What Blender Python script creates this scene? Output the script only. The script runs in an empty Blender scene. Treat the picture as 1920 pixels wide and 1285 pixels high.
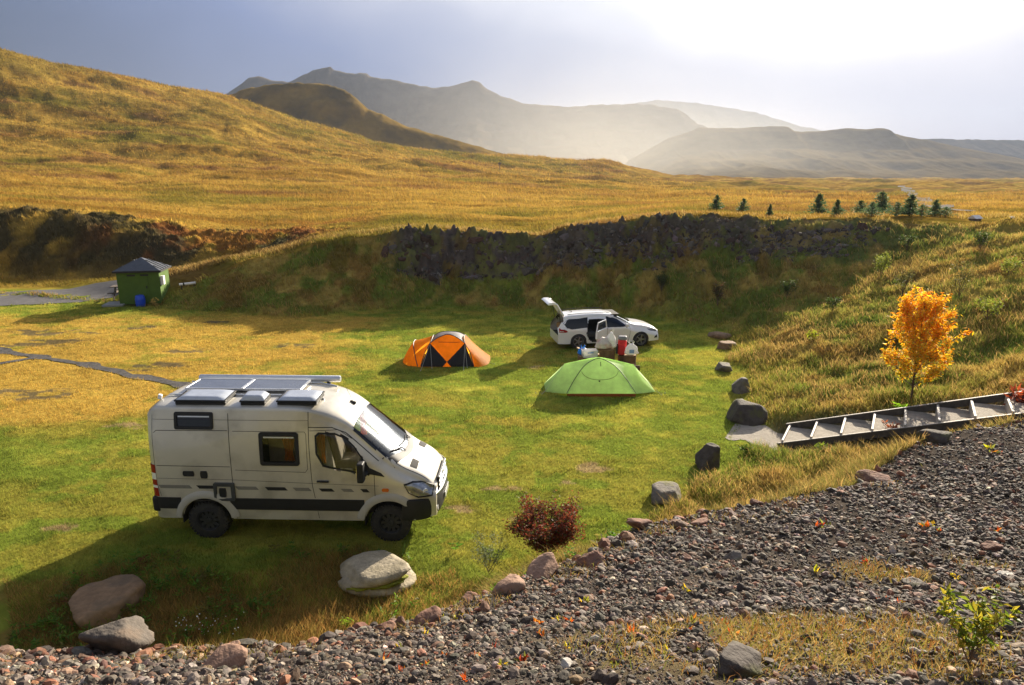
import bpy, bmesh, math, random
import numpy as np
from mathutils import Vector, Matrix, Euler
random.seed(7); RNG = np.random.default_rng(11)
SC = bpy.context.scene; COL = SC.collection
rad = math.radians
# ------------------------------------------------------------------ camera
F = 1280.0; PITCH = math.atan(317/1280); CAMZ = 7.2      # photo pixels (1920 wide), 24 mm lens
cd = bpy.data.cameras.new('camera'); cam = bpy.data.objects.new('camera', cd); COL.objects.link(cam)
cam.location = (0, 0, CAMZ); cam.rotation_euler = (math.pi/2-PITCH, 0, 0)
cd.lens = 24; cd.sensor_width = 36; cd.clip_start = 0.05; cd.clip_end = 12000
SC.camera = cam
# ------------------------------------------------------------------ light
SUN_AZ, SUN_EL = 30.0, 20.0
sd = Vector((math.sin(rad(SUN_AZ))*math.cos(rad(SUN_EL)), math.cos(rad(SUN_AZ))*math.cos(rad(SUN_EL)), math.sin(rad(SUN_EL))))
sl = bpy.data.lights.new('sun', 'SUN'); sl.energy = 5.0; sl.angle = rad(0.6); sl.color = (1.0, 0.88, 0.70)
so = bpy.data.objects.new('sun', sl); COL.objects.link(so); so.rotation_euler = (-sd).to_track_quat('-Z', 'Y').to_euler()
W = bpy.data.worlds.new('World'); SC.world = W; W.use_nodes = True
nt = W.node_tree; nt.nodes.clear()
def wn(t, **k):
    n = nt.nodes.new(t)
    for a, b in k.items(): setattr(n, a, b)
    return n
wo = wn('ShaderNodeOutputWorld'); sky = wn('ShaderNodeTexSky', sky_type='NISHITA', sun_disc=False)
sky.sun_elevation = rad(SUN_EL); sky.sun_rotation = rad(SUN_AZ); sky.dust_density = 2.0
bg1 = wn('ShaderNodeBackground'); bg1.inputs[1].default_value = 0.05
nt.links.new(sky.outputs[0], bg1.inputs[0])
# a bank of rain cloud lit from behind: brightness follows the angle to the sun
tc = wn('ShaderNodeTexCoord')
nrm = wn('ShaderNodeVectorMath', operation='NORMALIZE'); nt.links.new(tc.outputs['Generated'], nrm.inputs[0])
dt = wn('ShaderNodeVectorMath', operation='DOT_PRODUCT'); nt.links.new(nrm.outputs[0], dt.inputs[0]); dt.inputs[1].default_value = sd
mp = wn('ShaderNodeMapping'); nt.links.new(nrm.outputs[0], mp.inputs[0]); mp.inputs['Scale'].default_value = (2.2, 2.2, 3.4)
mp.inputs['Rotation'].default_value = (0, rad(25), 0)
nz = wn('ShaderNodeTexNoise'); nt.links.new(mp.outputs[0], nz.inputs[0]); nz.inputs['Scale'].default_value = 1.5; nz.inputs['Detail'].default_value = 3
nz.inputs['Roughness'].default_value = 0.45
ma = wn('ShaderNodeMath', operation='MULTIPLY_ADD'); nt.links.new(nz.outputs[0], ma.inputs[0]); ma.inputs[1].default_value = 0.30
# the cloud base hangs darker near the horizon
sx_ = wn('ShaderNodeSeparateXYZ'); nt.links.new(nrm.outputs[0], sx_.inputs[0])
lo1 = wn('ShaderNodeMapRange'); nt.links.new(sx_.outputs['Z'], lo1.inputs[0]); lo1.inputs[1].default_value = 0.02; lo1.inputs[2].default_value = 0.26; lo1.inputs[3].default_value = 0.40; lo1.inputs[4].default_value = 0.0
low = wn('ShaderNodeMath', operation='SUBTRACT'); nt.links.new(dt.outputs['Value'], low.inputs[0]); lo2 = wn('ShaderNodeMapRange'); nt.links.new(dt.outputs['Value'], lo2.inputs[0]); lo2.inputs[1].default_value = 0.62; lo2.inputs[2].default_value = 0.96; lo2.inputs[3].default_value = 0.2; lo2.inputs[4].default_value = 1.0
lo3 = wn('ShaderNodeMath', operation='MULTIPLY'); nt.links.new(lo1.outputs[0], lo3.inputs[0]); nt.links.new(lo2.outputs[0], lo3.inputs[1]); nt.links.new(lo3.outputs[0], low.inputs[1])
ma2 = wn('ShaderNodeMath', operation='ADD'); nt.links.new(low.outputs[0], ma2.inputs[0]); ma2.inputs[1].default_value = -0.15
nt.links.new(ma2.outputs[0], ma.inputs[2])
cr = wn('ShaderNodeValToRGB'); nt.links.new(ma.outputs[0], cr.inputs[0])
E = cr.color_ramp.elements
SKYRAMP = [(0.0, (0.140, 0.150, 0.175)), (0.36, (0.030, 0.046, 0.085)), (0.62, (0.085, 0.112, 0.200)), (0.77, (0.20, 0.215, 0.275)), (0.865, (0.36, 0.36, 0.385)), (0.955, (0.75, 0.74, 0.74)), (0.985, (2.0, 1.95, 1.85)), (1.0, (6.0, 5.7, 5.2))]
while len(E) < len(SKYRAMP): E.new(0.5)
for e, (p, c) in zip(E, SKYRAMP): e.position = p; e.color = (*c, 1)
bg2 = wn('ShaderNodeBackground'); nt.links.new(cr.outputs[0], bg2.inputs[0]); bg2.inputs[1].default_value = 1.0
mx = wn('ShaderNodeMixShader'); mx.inputs[0].default_value = 0.95
nt.links.new(bg1.outputs[0], mx.inputs[1]); nt.links.new(bg2.outputs[0], mx.inputs[2]); nt.links.new(mx.outputs[0], wo.inputs[0])
SC.view_settings.view_transform = 'Standard'; SC.view_settings.look = 'None'; SC.view_settings.gamma = 1.0
SC.view_settings.exposure = 1.55
SC.cycles.max_bounces = 6; SC.cycles.transparent_max_bounces = 8; SC.cycles.volume_bounces = 1
# haze box: the misty air of the valley
HAZE_DENSITY = 0.00022
def haze_box():
    bm = bmesh.new(); bmesh.ops.create_cube(bm, size=1)
    me = bpy.data.meshes.new('haze'); bm.to_mesh(me); bm.free()
    o = bpy.data.objects.new('haze', me); COL.objects.link(o)
    o.scale = (7600, 4600, 372); o.location = (0, 1700, 345-186.); o['kind'] = 'stuff'
    m = bpy.data.materials.new('haze'); m.use_nodes = True; t = m.node_tree; t.nodes.clear()
    a = t.nodes.new('ShaderNodeOutputMaterial'); v = t.nodes.new('ShaderNodeVolumePrincipled')
    v.inputs['Color'].default_value = (0.20, 0.235, 0.31, 1); v.inputs['Density'].default_value = HAZE_DENSITY
    v.inputs['Anisotropy'].default_value = 0.4
    t.links.new(v.outputs[0], a.inputs['Volume']); me.materials.append(m)
haze_box()
def mist(loc, rad3, dens):
    """a drifting bank of drizzle over the valley floor"""
    bm = bmesh.new(); bmesh.ops.create_icosphere(bm, subdivisions=4, radius=1); me = bpy.data.meshes.new('mist'); bm.to_mesh(me); bm.free()
    for p in me.polygons: p.use_smooth = True
    o = bpy.data.objects.new('mist', me); COL.objects.link(o); o.location = loc; o.scale = rad3; o['kind'] = 'stuff'
    m = bpy.data.materials.new('mist'); m.use_nodes = True; t = m.node_tree; t.nodes.clear()
    a = t.nodes.new('ShaderNodeOutputMaterial'); v = t.nodes.new('ShaderNodeVolumePrincipled'); v.inputs['Color'].default_value = (0.80, 0.77, 0.70, 1); v.inputs['Density'].default_value = dens; v.inputs['Anisotropy'].default_value = 0.35
    # thickest in the middle, thinning out to nothing at the rim
    c = t.nodes.new('ShaderNodeTexCoord'); g = t.nodes.new('ShaderNodeTexGradient'); g.gradient_type = 'QUADRATIC_SPHERE'; k = t.nodes.new('ShaderNodeMath'); k.operation = 'MULTIPLY'; k.inputs[1].default_value = dens
    t.links.new(c.outputs['Object'], g.inputs[0]); t.links.new(g.outputs['Fac'], k.inputs[0]); t.links.new(k.outputs[0], v.inputs['Density'])
    t.links.new(v.outputs[0], a.inputs['Volume']); me.materials.append(m)
mist((110, 1060, 60), (480, 330, 190), 0.0017); mist((170, 900, 5), (460, 300, 95), 0.0016); mist((700, 2350, 120), (1100, 330, 190), 0.0008)
# ------------------------------------------------------------------ helpers
def pray(x, y):
    u = (x-960)/F; v = (y-642.5)/F
    return u, math.cos(PITCH)-v*math.sin(PITCH), -(math.sin(PITCH)+v*math.cos(PITCH))
def pt(x, y, Z):
    u, f, d = pray(x, y); return (u*Z, f*Z, CAMZ+d*Z)
def sstep(a, b, x):
    t = np.clip((x-a)/(b-a), 0, 1); return t*t*(3-2*t)
def _h(ix, iy, s):
    h = (ix.astype(np.int64)*374761393 + iy.astype(np.int64)*668265263 + s*1442695041) & 0xffffffff
    h = ((h ^ (h >> 13))*1274126177) & 0xffffffff
    h = ((h ^ (h >> 16))*2246822519) & 0xffffffff
    return ((h ^ (h >> 15)) & 0xffffff)/float(0xffffff)
def vn(x, y, s=0):
    xi = np.floor(x); yi = np.floor(y); fx = x-xi; fy = y-yi
    fx = fx*fx*fx*(fx*(fx*6-15)+10); fy = fy*fy*fy*(fy*(fy*6-15)+10)
    a = _h(xi, yi, s); b = _h(xi+1, yi, s); c = _h(xi, yi+1, s); d = _h(xi+1, yi+1, s)
    return (a+(b-a)*fx)*(1-fy)+(c+(d-c)*fx)*fy
def fbm(x, y, s=0, o=4, g=0.5):
    r = 0; a = 1; t = 0
    for i in range(o):
        c, n = math.cos(0.6*i), math.sin(0.6*i)
        r = r+a*vn((x*c-y*n)*2**i+17*i, (x*n+y*c)*2**i-9*i, s+i); t += a; a *= g
    return r/t
def mat(name, color=(0.5, 0.5, 0.5), rough=0.6, metal=0.0, var=0.0, vscale=8.0, bump=0.0, bscale=40.0, coat=0.0, attr=None, transl=0.0, spec=0.5, detail=4, dirt=None, dscale=3.0, dist=0.02, var2=0.0, v2scale=0.3):
    """procedural material: base colour (or a colour attribute) with noise variation, optional bump and translucency"""
    m = bpy.data.materials.new(name); m.use_nodes = True; t = m.node_tree; N = t.nodes; L = t.links
    b = N['Principled BSDF']; out = N['Material Output']
    b.inputs['Roughness'].default_value = rough; b.inputs['Metallic'].default_value = metal
    b.inputs['Specular IOR Level'].default_value = spec; b.inputs['Coat Weight'].default_value = coat
    if attr:
        a = N.new('ShaderNodeAttribute'); a.attribute_name = attr; c = a.outputs['Color']
    else:
        a = N.new('ShaderNodeRGB'); a.outputs[0].default_value = (*color, 1); c = a.outputs[0]
    tcn = N.new('ShaderNodeTexCoord')
    if var > 0:
        n = N.new('ShaderNodeTexNoise'); n.inputs['Scale'].default_value = vscale; n.inputs['Detail'].default_value = detail; n.inputs['Roughness'].default_value = 0.65
        L.new(tcn.outputs['Object'], n.inputs[0])
        r = N.new('ShaderNodeMapRange'); r.inputs[1].default_value = 0.28; r.inputs[2].default_value = 0.72
        r.inputs[3].default_value = 1-var; r.inputs[4].default_value = 1+var; L.new(n.outputs[0], r.inputs[0])
        mm = N.new('ShaderNodeVectorMath'); mm.operation = 'SCALE'; L.new(c, mm.inputs[0]); L.new(r.outputs[0], mm.inputs['Scale']); c = mm.outputs[0]
    if var2 > 0:
        n = N.new('ShaderNodeTexNoise'); n.inputs['Scale'].default_value = v2scale; n.inputs['Detail'].default_value = 7; n.inputs['Roughness'].default_value = 0.7
        L.new(tcn.outputs['Object'], n.inputs[0])
        r = N.new('ShaderNodeMapRange'); r.inputs[1].default_value = 0.3; r.inputs[2].default_value = 0.7; r.inputs[3].default_value = 1-var2; r.inputs[4].default_value = 1+var2; L.new(n.outputs[0], r.inputs[0])
        mm = N.new('ShaderNodeVectorMath'); mm.operation = 'SCALE'; L.new(c, mm.inputs[0]); L.new(r.outputs[0], mm.inputs['Scale']); c = mm.outputs[0]
    if dirt:
        n = N.new('ShaderNodeTexNoise'); n.inputs['Scale'].default_value = dscale; n.inputs['Detail'].default_value = 6
        L.new(tcn.outputs['Object'], n.inputs[0])
        r = N.new('ShaderNodeMapRange'); r.inputs[1].default_value = 0.5; r.inputs[2].default_value = 0.66; r.inputs[4].default_value = 0.75; L.new(n.outputs[0], r.inputs[0])
        x = N.new('ShaderNodeMix'); x.data_type = 'RGBA'; L.new(r.outputs[0], x.inputs[0]); L.new(c, x.inputs[6]); x.inputs[7].default_value = (*dirt, 1); c = x.outputs[2]
    L.new(c, b.inputs['Base Color'])
    if bump > 0:
        n = N.new('ShaderNodeTexNoise'); n.inputs['Scale'].default_value = bscale; n.inputs['Detail'].default_value = 5; L.new(tcn.outputs['Object'], n.inputs[0])
        u = N.new('ShaderNodeBump'); u.inputs['Strength'].default_value = bump; u.inputs['Distance'].default_value = dist; L.new(n.outputs[0], u.inputs['Height']); L.new(u.outputs[0], b.inputs['Normal'])
    if transl > 0:
        tr = N.new('ShaderNodeBsdfTranslucent'); L.new(c, tr.inputs[0])
        s = N.new('ShaderNodeMixShader'); s.inputs[0].default_value = transl; L.new(b.outputs[0], s.inputs[1]); L.new(tr.outputs[0], s.inputs[2]); L.new(s.outputs[0], out.inputs[0])
    return m
def glass_mat(name, tint=(0.3, 0.33, 0.35), ior=1.55):
    m = bpy.data.materials.new(name); m.use_nodes = True; t = m.node_tree; N = t.nodes; L = t.links
    N.remove(N['Principled BSDF']); out = N['Material Output']
    tr = N.new('ShaderNodeBsdfTransparent'); tr.inputs[0].default_value = (*tint, 1)
    g = N.new('ShaderNodeBsdfGlossy'); g.inputs['Roughness'].default_value = 0.03; g.inputs[0].default_value = (0.9, 0.93, 0.95, 1)
    f = N.new('ShaderNodeFresnel'); f.inputs[0].default_value = ior
    s = N.new('ShaderNodeMixShader'); L.new(f.outputs[0], s.inputs[0]); L.new(tr.outputs[0], s.inputs[1]); L.new(g.outputs[0], s.inputs[2]); L.new(s.outputs[0], out.inputs[0])
    return m
def np_mesh(name, V, faces, mt, colors=None, smooth=True, parent=None):
    """V (n,3) array, faces (m,k) array of one face size"""
    me = bpy.data.meshes.new(name); V = np.asarray(V, np.float32); faces = np.asarray(faces, np.int32)
    n, (m, k) = len(V), faces.shape
    me.vertices.add(n); me.vertices.foreach_set('co', V.ravel())
    me.loops.add(m*k); me.loops.foreach_set('vertex_index', faces.ravel())
    me.polygons.add(m); me.polygons.foreach_set('loop_start', np.arange(0, m*k, k, dtype=np.int32))
    me.polygons.foreach_set('use_smooth', np.full(m, smooth, bool))
    if colors is not None:
        a = me.attributes.new('col', 'FLOAT_COLOR', 'POINT'); c = np.ones((n, 4), np.float32); c[:, :3] = colors; a.data.foreach_set('color', c.ravel())
    me.update(calc_edges=True)
    me.materials.append(mt)
    o = bpy.data.objects.new(name, me); COL.objects.link(o)
    if parent: o.parent = parent
    return o
def tag(o, label, cat, group=None):
    o['label'] = label; o['category'] = cat
    if group: o['group'] = group
    return o
def thing(name, label, cat, loc=(0, 0, 0), rz=0, group=None):
    o = bpy.data.objects.new(name, None); COL.objects.link(o); o.location = loc; o.rotation_euler = (0, 0, rz); o.empty_display_size = 0.3
    return tag(o, label, cat, group)
class MB:
    def __init__(s): s.v = []; s.f = []
    def add(s, vs, fs, M=None):
        b = len(s.v)
        s.v += [tuple(M @ Vector(p)) if M else tuple(p) for p in vs]; s.f += [tuple(b+i for i in f) for f in fs]; return s
    def box(s, c, d, M=None, R=None):
        x, y, z = d[0]/2, d[1]/2, d[2]/2
        vs = [(-x, -y, -z), (x, -y, -z), (x, y, -z), (-x, y, -z), (-x, -y, z), (x, -y, z), (x, y, z), (-x, y, z)]
        T = Matrix.Translation(c)
        if R is not None: T = T @ (R if isinstance(R, Matrix) else Euler(R).to_matrix().to_4x4())
        if M: T = M @ T
        return s.add(vs, [(0, 3, 2, 1), (4, 5, 6, 7), (0, 1, 5, 4), (1, 2, 6, 5), (2, 3, 7, 6), (3, 0, 4, 7)], T)
    def grid(s, rows, closed=False, M=None):
        """rows: list of equal-length point lists"""
        n = len(rows[0]); vs = [p for r in rows for p in r]; fs = []
        for i in range(len(rows)-1):
            for j in range(n if closed else n-1):
                k = (j+1) % n; fs.append((i*n+j, i*n+k, (i+1)*n+k, (i+1)*n+j))
        return s.add(vs, fs, M)
    def tube(s, pts, r, n=6, M=None, caps=True):
        pts = [Vector(p) for p in pts]; rows = []
        for i, p in enumerate(pts):
            t = (pts[min(i+1, len(pts)-1)]-pts[max(i-1, 0)]).normalized()
            a = t.cross(Vector((0, 0, 1)));
            if a.length < 1e-3: a = t.cross(Vector((1, 0, 0)))
            a.normalize(); b = t.cross(a); rr = r[i] if isinstance(r, (list, tuple)) else r
            rows.append([tuple(p+(a*math.cos(q)+b*math.sin(q))*rr) for q in [2*math.pi*k/n for k in range(n)]])
        s.grid(rows, True, M)
        if caps: b0 = len(s.v)-n*len(rows); s.f.append(tuple(b0+k for k in range(n))); s.f.append(tuple(len(s.v)-1-k for k in range(n)))
        return s
    def lathe(s, prof, n=24, axis='z', M=None, caps=True):
        """prof: (radius, height) pairs"""
        rows = []
        for r, h in prof:
            row = []
            for k in range(n):
                a = 2*math.pi*k/n; c, d = r*math.cos(a), r*math.sin(a)
                row.append((c, d, h) if axis == 'z' else ((c, h, d) if axis == 'y' else (h, c, d)))
            rows.append(row)
        s.grid(rows, True, M); b = len(s.v)-n*len(prof)
        if caps: s.f.append(tuple(b+k for k in range(n))); s.f.append(tuple(len(s.v)-1-k for k in range(n))); return s
    def prism(s, poly, h, M=None):
        """poly: xy points extruded in z by h"""
        n = len(poly); vs = [(x, y, 0) for x, y in poly]+[(x, y, h) for x, y in poly]
        fs = [tuple(range(n))[::-1], tuple(range(n, 2*n))]+[(i, (i+1) % n, n+(i+1) % n, n+i) for i in range(n)]
        return s.add(vs, fs, M)
    def build(s, name, mt, parent=None, smooth=False, bevel=0, seg=2, angle=40):
        me = bpy.data.meshes.new(name); me.from_pydata(s.v, [], s.f); me.materials.append(mt)
        bm = bmesh.new(); bm.from_mesh(me); bmesh.ops.recalc_face_normals(bm, faces=bm.faces)
        if smooth:
            for f in bm.faces: f.smooth = True
            for e in bm.edges:
                if len(e.link_faces) == 2 and e.calc_face_angle(0) > rad(angle): e.smooth = False
        bm.to_mesh(me); bm.free()
        o = bpy.data.objects.new(name, me); COL.objects.link(o)
        if parent: o.parent = parent
        if bevel:
            m = o.modifiers.new('bevel', 'BEVEL'); m.width = bevel; m.segments = seg; m.limit_method = 'ANGLE'; m.angle_limit = rad(35)
        return o
def copy_tree(o, parent=None):
    c = o.copy(); COL.objects.link(c)
    if parent: c.parent = parent
    for ch in list(o.children): copy_tree(ch, c)
    return c
# ================================================================== TERRAIN
BC = (0.0, 25.0)                                     # middle of the old quarry that holds the lawn
FOOT = [(-19.5, 36.8), (-10.8, 33.9), (-7.5, 36.2), (-1.7, 36.8), (2, 35.9), (7.2, 33.9), (9.3, 31.4), (8.2, 26), (7.2, 20.7), (6.6, 17.9), (4.8, 15.5), (2.7, 13.6)]
RIM = [(-20.4, 38, .03), (-16.1, 40.5, 2.15), (-11.5, 41, 3.2), (-7, 41, 3.9), (-5.8, 41, 4.05), (-1.9, 41, 3.8), (1.6, 41, 3.55), (3.2, 41, 4.1), (9.3, 41, 4.75), (13.75, 40, 4.66), (18, 39, 4.7), (21.7, 37.5, 4.67), (24, 36, 4.62), (25.5, 33, 5.15), (26.5, 28, 5.7), (27, 22, 6.1), (25, 14, 5.6), (17, 6, 4.0), (7, 5, 1.0), (3.6, 8, 0.02)]
def _pol(x, y): return math.degrees(math.atan2(y-BC[1], x-BC[0])), math.hypot(x-BC[0], y-BC[1])
_f = sorted(_pol(x, y) for x, y in FOOT); FT, FR = [a[0] for a in _f], [a[1] for a in _f]
FT = [-180, -95]+FT+[160, 180]; FR = [60, 60]+FR+[60, 60]
_r = sorted((*_pol(x, y), z) for x, y, z in RIM); RT, RR, RZ = [a[0] for a in _r], [a[1] for a in _r], [a[2] for a in _r]
RT = [-180, -95]+RT+[160, 180]; RR = [61, 61]+RR+[61, 61]; RZ = [0, 0]+RZ+[0, 0]
# level curves of the land beyond: (pixel x, pixel y) of the photo with a distance
def lev(pts, Ys):
    T = []; 
    for i, (x, y) in enumerate(pts):
        u, f, d = pray(x, y); T.append((u/f, d/f, Ys if not isinstance(Ys, list) else np.interp(x, [a for a, _ in Ys], [b for _, b in Ys])))
    T.sort(); return [np.array(c) for c in zip(*T)]
LEV = [
 lev([(-700, 522), (300, 522), (440, 500), (600, 447), (780, 423), (900, 430), (1010, 436), (1060, 420), (1250, 400), (1400, 404), (1920, 408), (2600, 405)], 48.),
 lev([(-700, 380), (0, 392), (150, 400), (250, 410), (330, 425), (420, 440), (500, 440), (600, 430), (780, 412), (1000, 420), (1250, 393), (1920, 398), (2600, 395)], 55.),
 lev([(-700, 345), (0, 352), (420, 368), (780, 372), (1000, 380), (1250, 377), (1500, 384), (1920, 386), (2600, 386)], 95.),
 lev([(-700, 300), (0, 312), (420, 330), (780, 338), (1000, 347), (1250, 357), (1500, 363), (1920, 362), (2600, 362)], 160.),
 lev([(-700, 190), (0, 230), (200, 245), (420, 262), (600, 288), (780, 306), (900, 315), (1000, 326), (1150, 337), (1250, 343), (1500, 348), (1920, 348), (2600, 348)], [(0, 230), (900, 260), (1400, 280)]),
 lev([(-700, 30), (-300, 62), (0, 95), (100, 120), (200, 140), (300, 160), (420, 180), (500, 209), (600, 241), (700, 268), (800, 283), (900, 291), (960, 295), (1050, 299), (1130, 303), (1200, 317), (1260, 329), (1430, 338), (1920, 340), (2600, 340)], [(0, 330), (900, 400), (1400, 420)]),
 lev([(-700, 130), (0, 175), (420, 235), (700, 300), (900, 313), (1130, 324), (1260, 334), (1430, 336), (1920, 337), (2600, 337)], 620.),
 lev([(-700, 331), (1000, 331.5), (2600, 332)], 1200.), lev([(-700, 328), (2600, 329)], 3200.)]
def pchip(Yk, Zk, Y):
    K = Yk.shape[1]; h = np.diff(Yk, axis=1); s = np.diff(Zk, axis=1)/h
    m = np.zeros_like(Zk); a, b = s[:, :-1], s[:, 1:]
    m[:, 1:-1] = np.where(a*b > 0, 2*a*b/np.where(np.abs(a+b) < 1e-9, 1e-9, a+b), 0); m[:, 0] = s[:, 0]; m[:, -1] = s[:, -1]
    i = np.clip((Y[:, None] >= Yk).sum(1)-1, 0, K-2); r = np.arange(len(Y))
    hh = h[r, i]; t = np.clip((Y-Yk[r, i])/hh, 0, 1)
    return (2*t**3-3*t**2+1)*Zk[r, i]+(t**3-2*t**2+t)*hh*m[r, i]+(-2*t**3+3*t**2)*Zk[r, i+1]+(t**3-t**2)*hh*m[r, i+1]
def zfar(x, y):
    Y = np.maximum(y, 1.0); t = np.clip(x/Y, -1.6, 1.6)
    Yk = np.stack([np.interp(t, L[0], L[2]) for L in LEV], 1); Zk = CAMZ+Yk*np.stack([np.interp(t, L[0], L[1]) for L in LEV], 1)
    return pchip(Yk, Zk, np.clip(y, 48, 3199))
# the gravel bank the photographer stands on
CREST = [pt(*a) for a in [(-500, 1262, 5.3), (0, 1228, 5.5), (230, 1220, 5.7), (450, 1217, 5.8), (600, 1203, 5.8), (770, 1162, 6.2), (930, 1112, 6.8), (1000, 1072, 7.3), (1100, 1042, 7.9), (1180, 992, 8.8), (1300, 967, 9.4), (1420, 947, 10.0), (1620, 907, 11.2), (1680, 852, 12.8), (1780, 812, 14.2), (1920, 792, 15.2), (2300, 765, 17.5)]]
INNER = [pt(*a) for a in [(0, 1285, 4.5), (480, 1285, 4.0), (960, 1285, 3.6), (1440, 1285, 3.5), (1920, 1285, 3.6), (1500, 1100, 6.2), (1920, 1050, 7.2), (1700, 960, 9.2), (1100, 1150, 5.6)]]+[(-3, -1, 5.5), (0, -1, 5.6), (4, -1, 5.6), (9, 3, 4.9), (14, 9, 3.4), (-6, 1, 4.6)]
_P = np.array(CREST+INNER)
def _tps(r): return np.where(r > 1e-6, r*r*np.log(np.maximum(r, 1e-6)), 0)
_D = np.hypot(_P[:, None, 0]-_P[None, :, 0], _P[:, None, 1]-_P[None, :, 1]); _n = len(_P)
_A = np.zeros((_n+3, _n+3)); _A[:_n, :_n] = _tps(_D)+np.eye(_n)*0.3; _A[:_n, _n] = 1; _A[:_n, _n+1:] = _P[:, :2]; _A[_n:, :_n] = _A[:_n, _n:].T
_w = np.linalg.solve(_A, np.concatenate([_P[:, 2], [0, 0, 0]]))
def tps(x, y):
    r = np.full(x.shape, _w[_n])+_w[_n+1]*x+_w[_n+2]*y
    for k in range(_n): r = r+_w[k]*_tps(np.hypot(x-_P[k, 0], y-_P[k, 1]))
    return r
_C = np.array(CREST)
def crest_sd(x, y):
    """signed distance to the crest line (positive = outside, towards the lawn) and the nearest crest point"""
    best = np.full(x.shape, 1e9); sg = np.ones(x.shape); nx = np.zeros(x.shape); ny = np.zeros(x.shape)
    for i in range(len(_C)-1):
        ax, ay, bx, by = _C[i, 0], _C[i, 1], _C[i+1, 0], _C[i+1, 1]; dx, dy = bx-ax, by-ay
        t = np.clip(((x-ax)*dx+(y-ay)*dy)/(dx*dx+dy*dy), 0, 1); qx, qy = ax+t*dx, ay+t*dy; d = np.hypot(x-qx, y-qy); c = dx*(y-ay)-dy*(x-ax)
        u = d < best; best = np.where(u, d, best); sg = np.where(u, np.sign(c), sg); nx = np.where(u, qx, nx); ny = np.where(u, qy, ny)
    return best*sg, nx, ny
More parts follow.
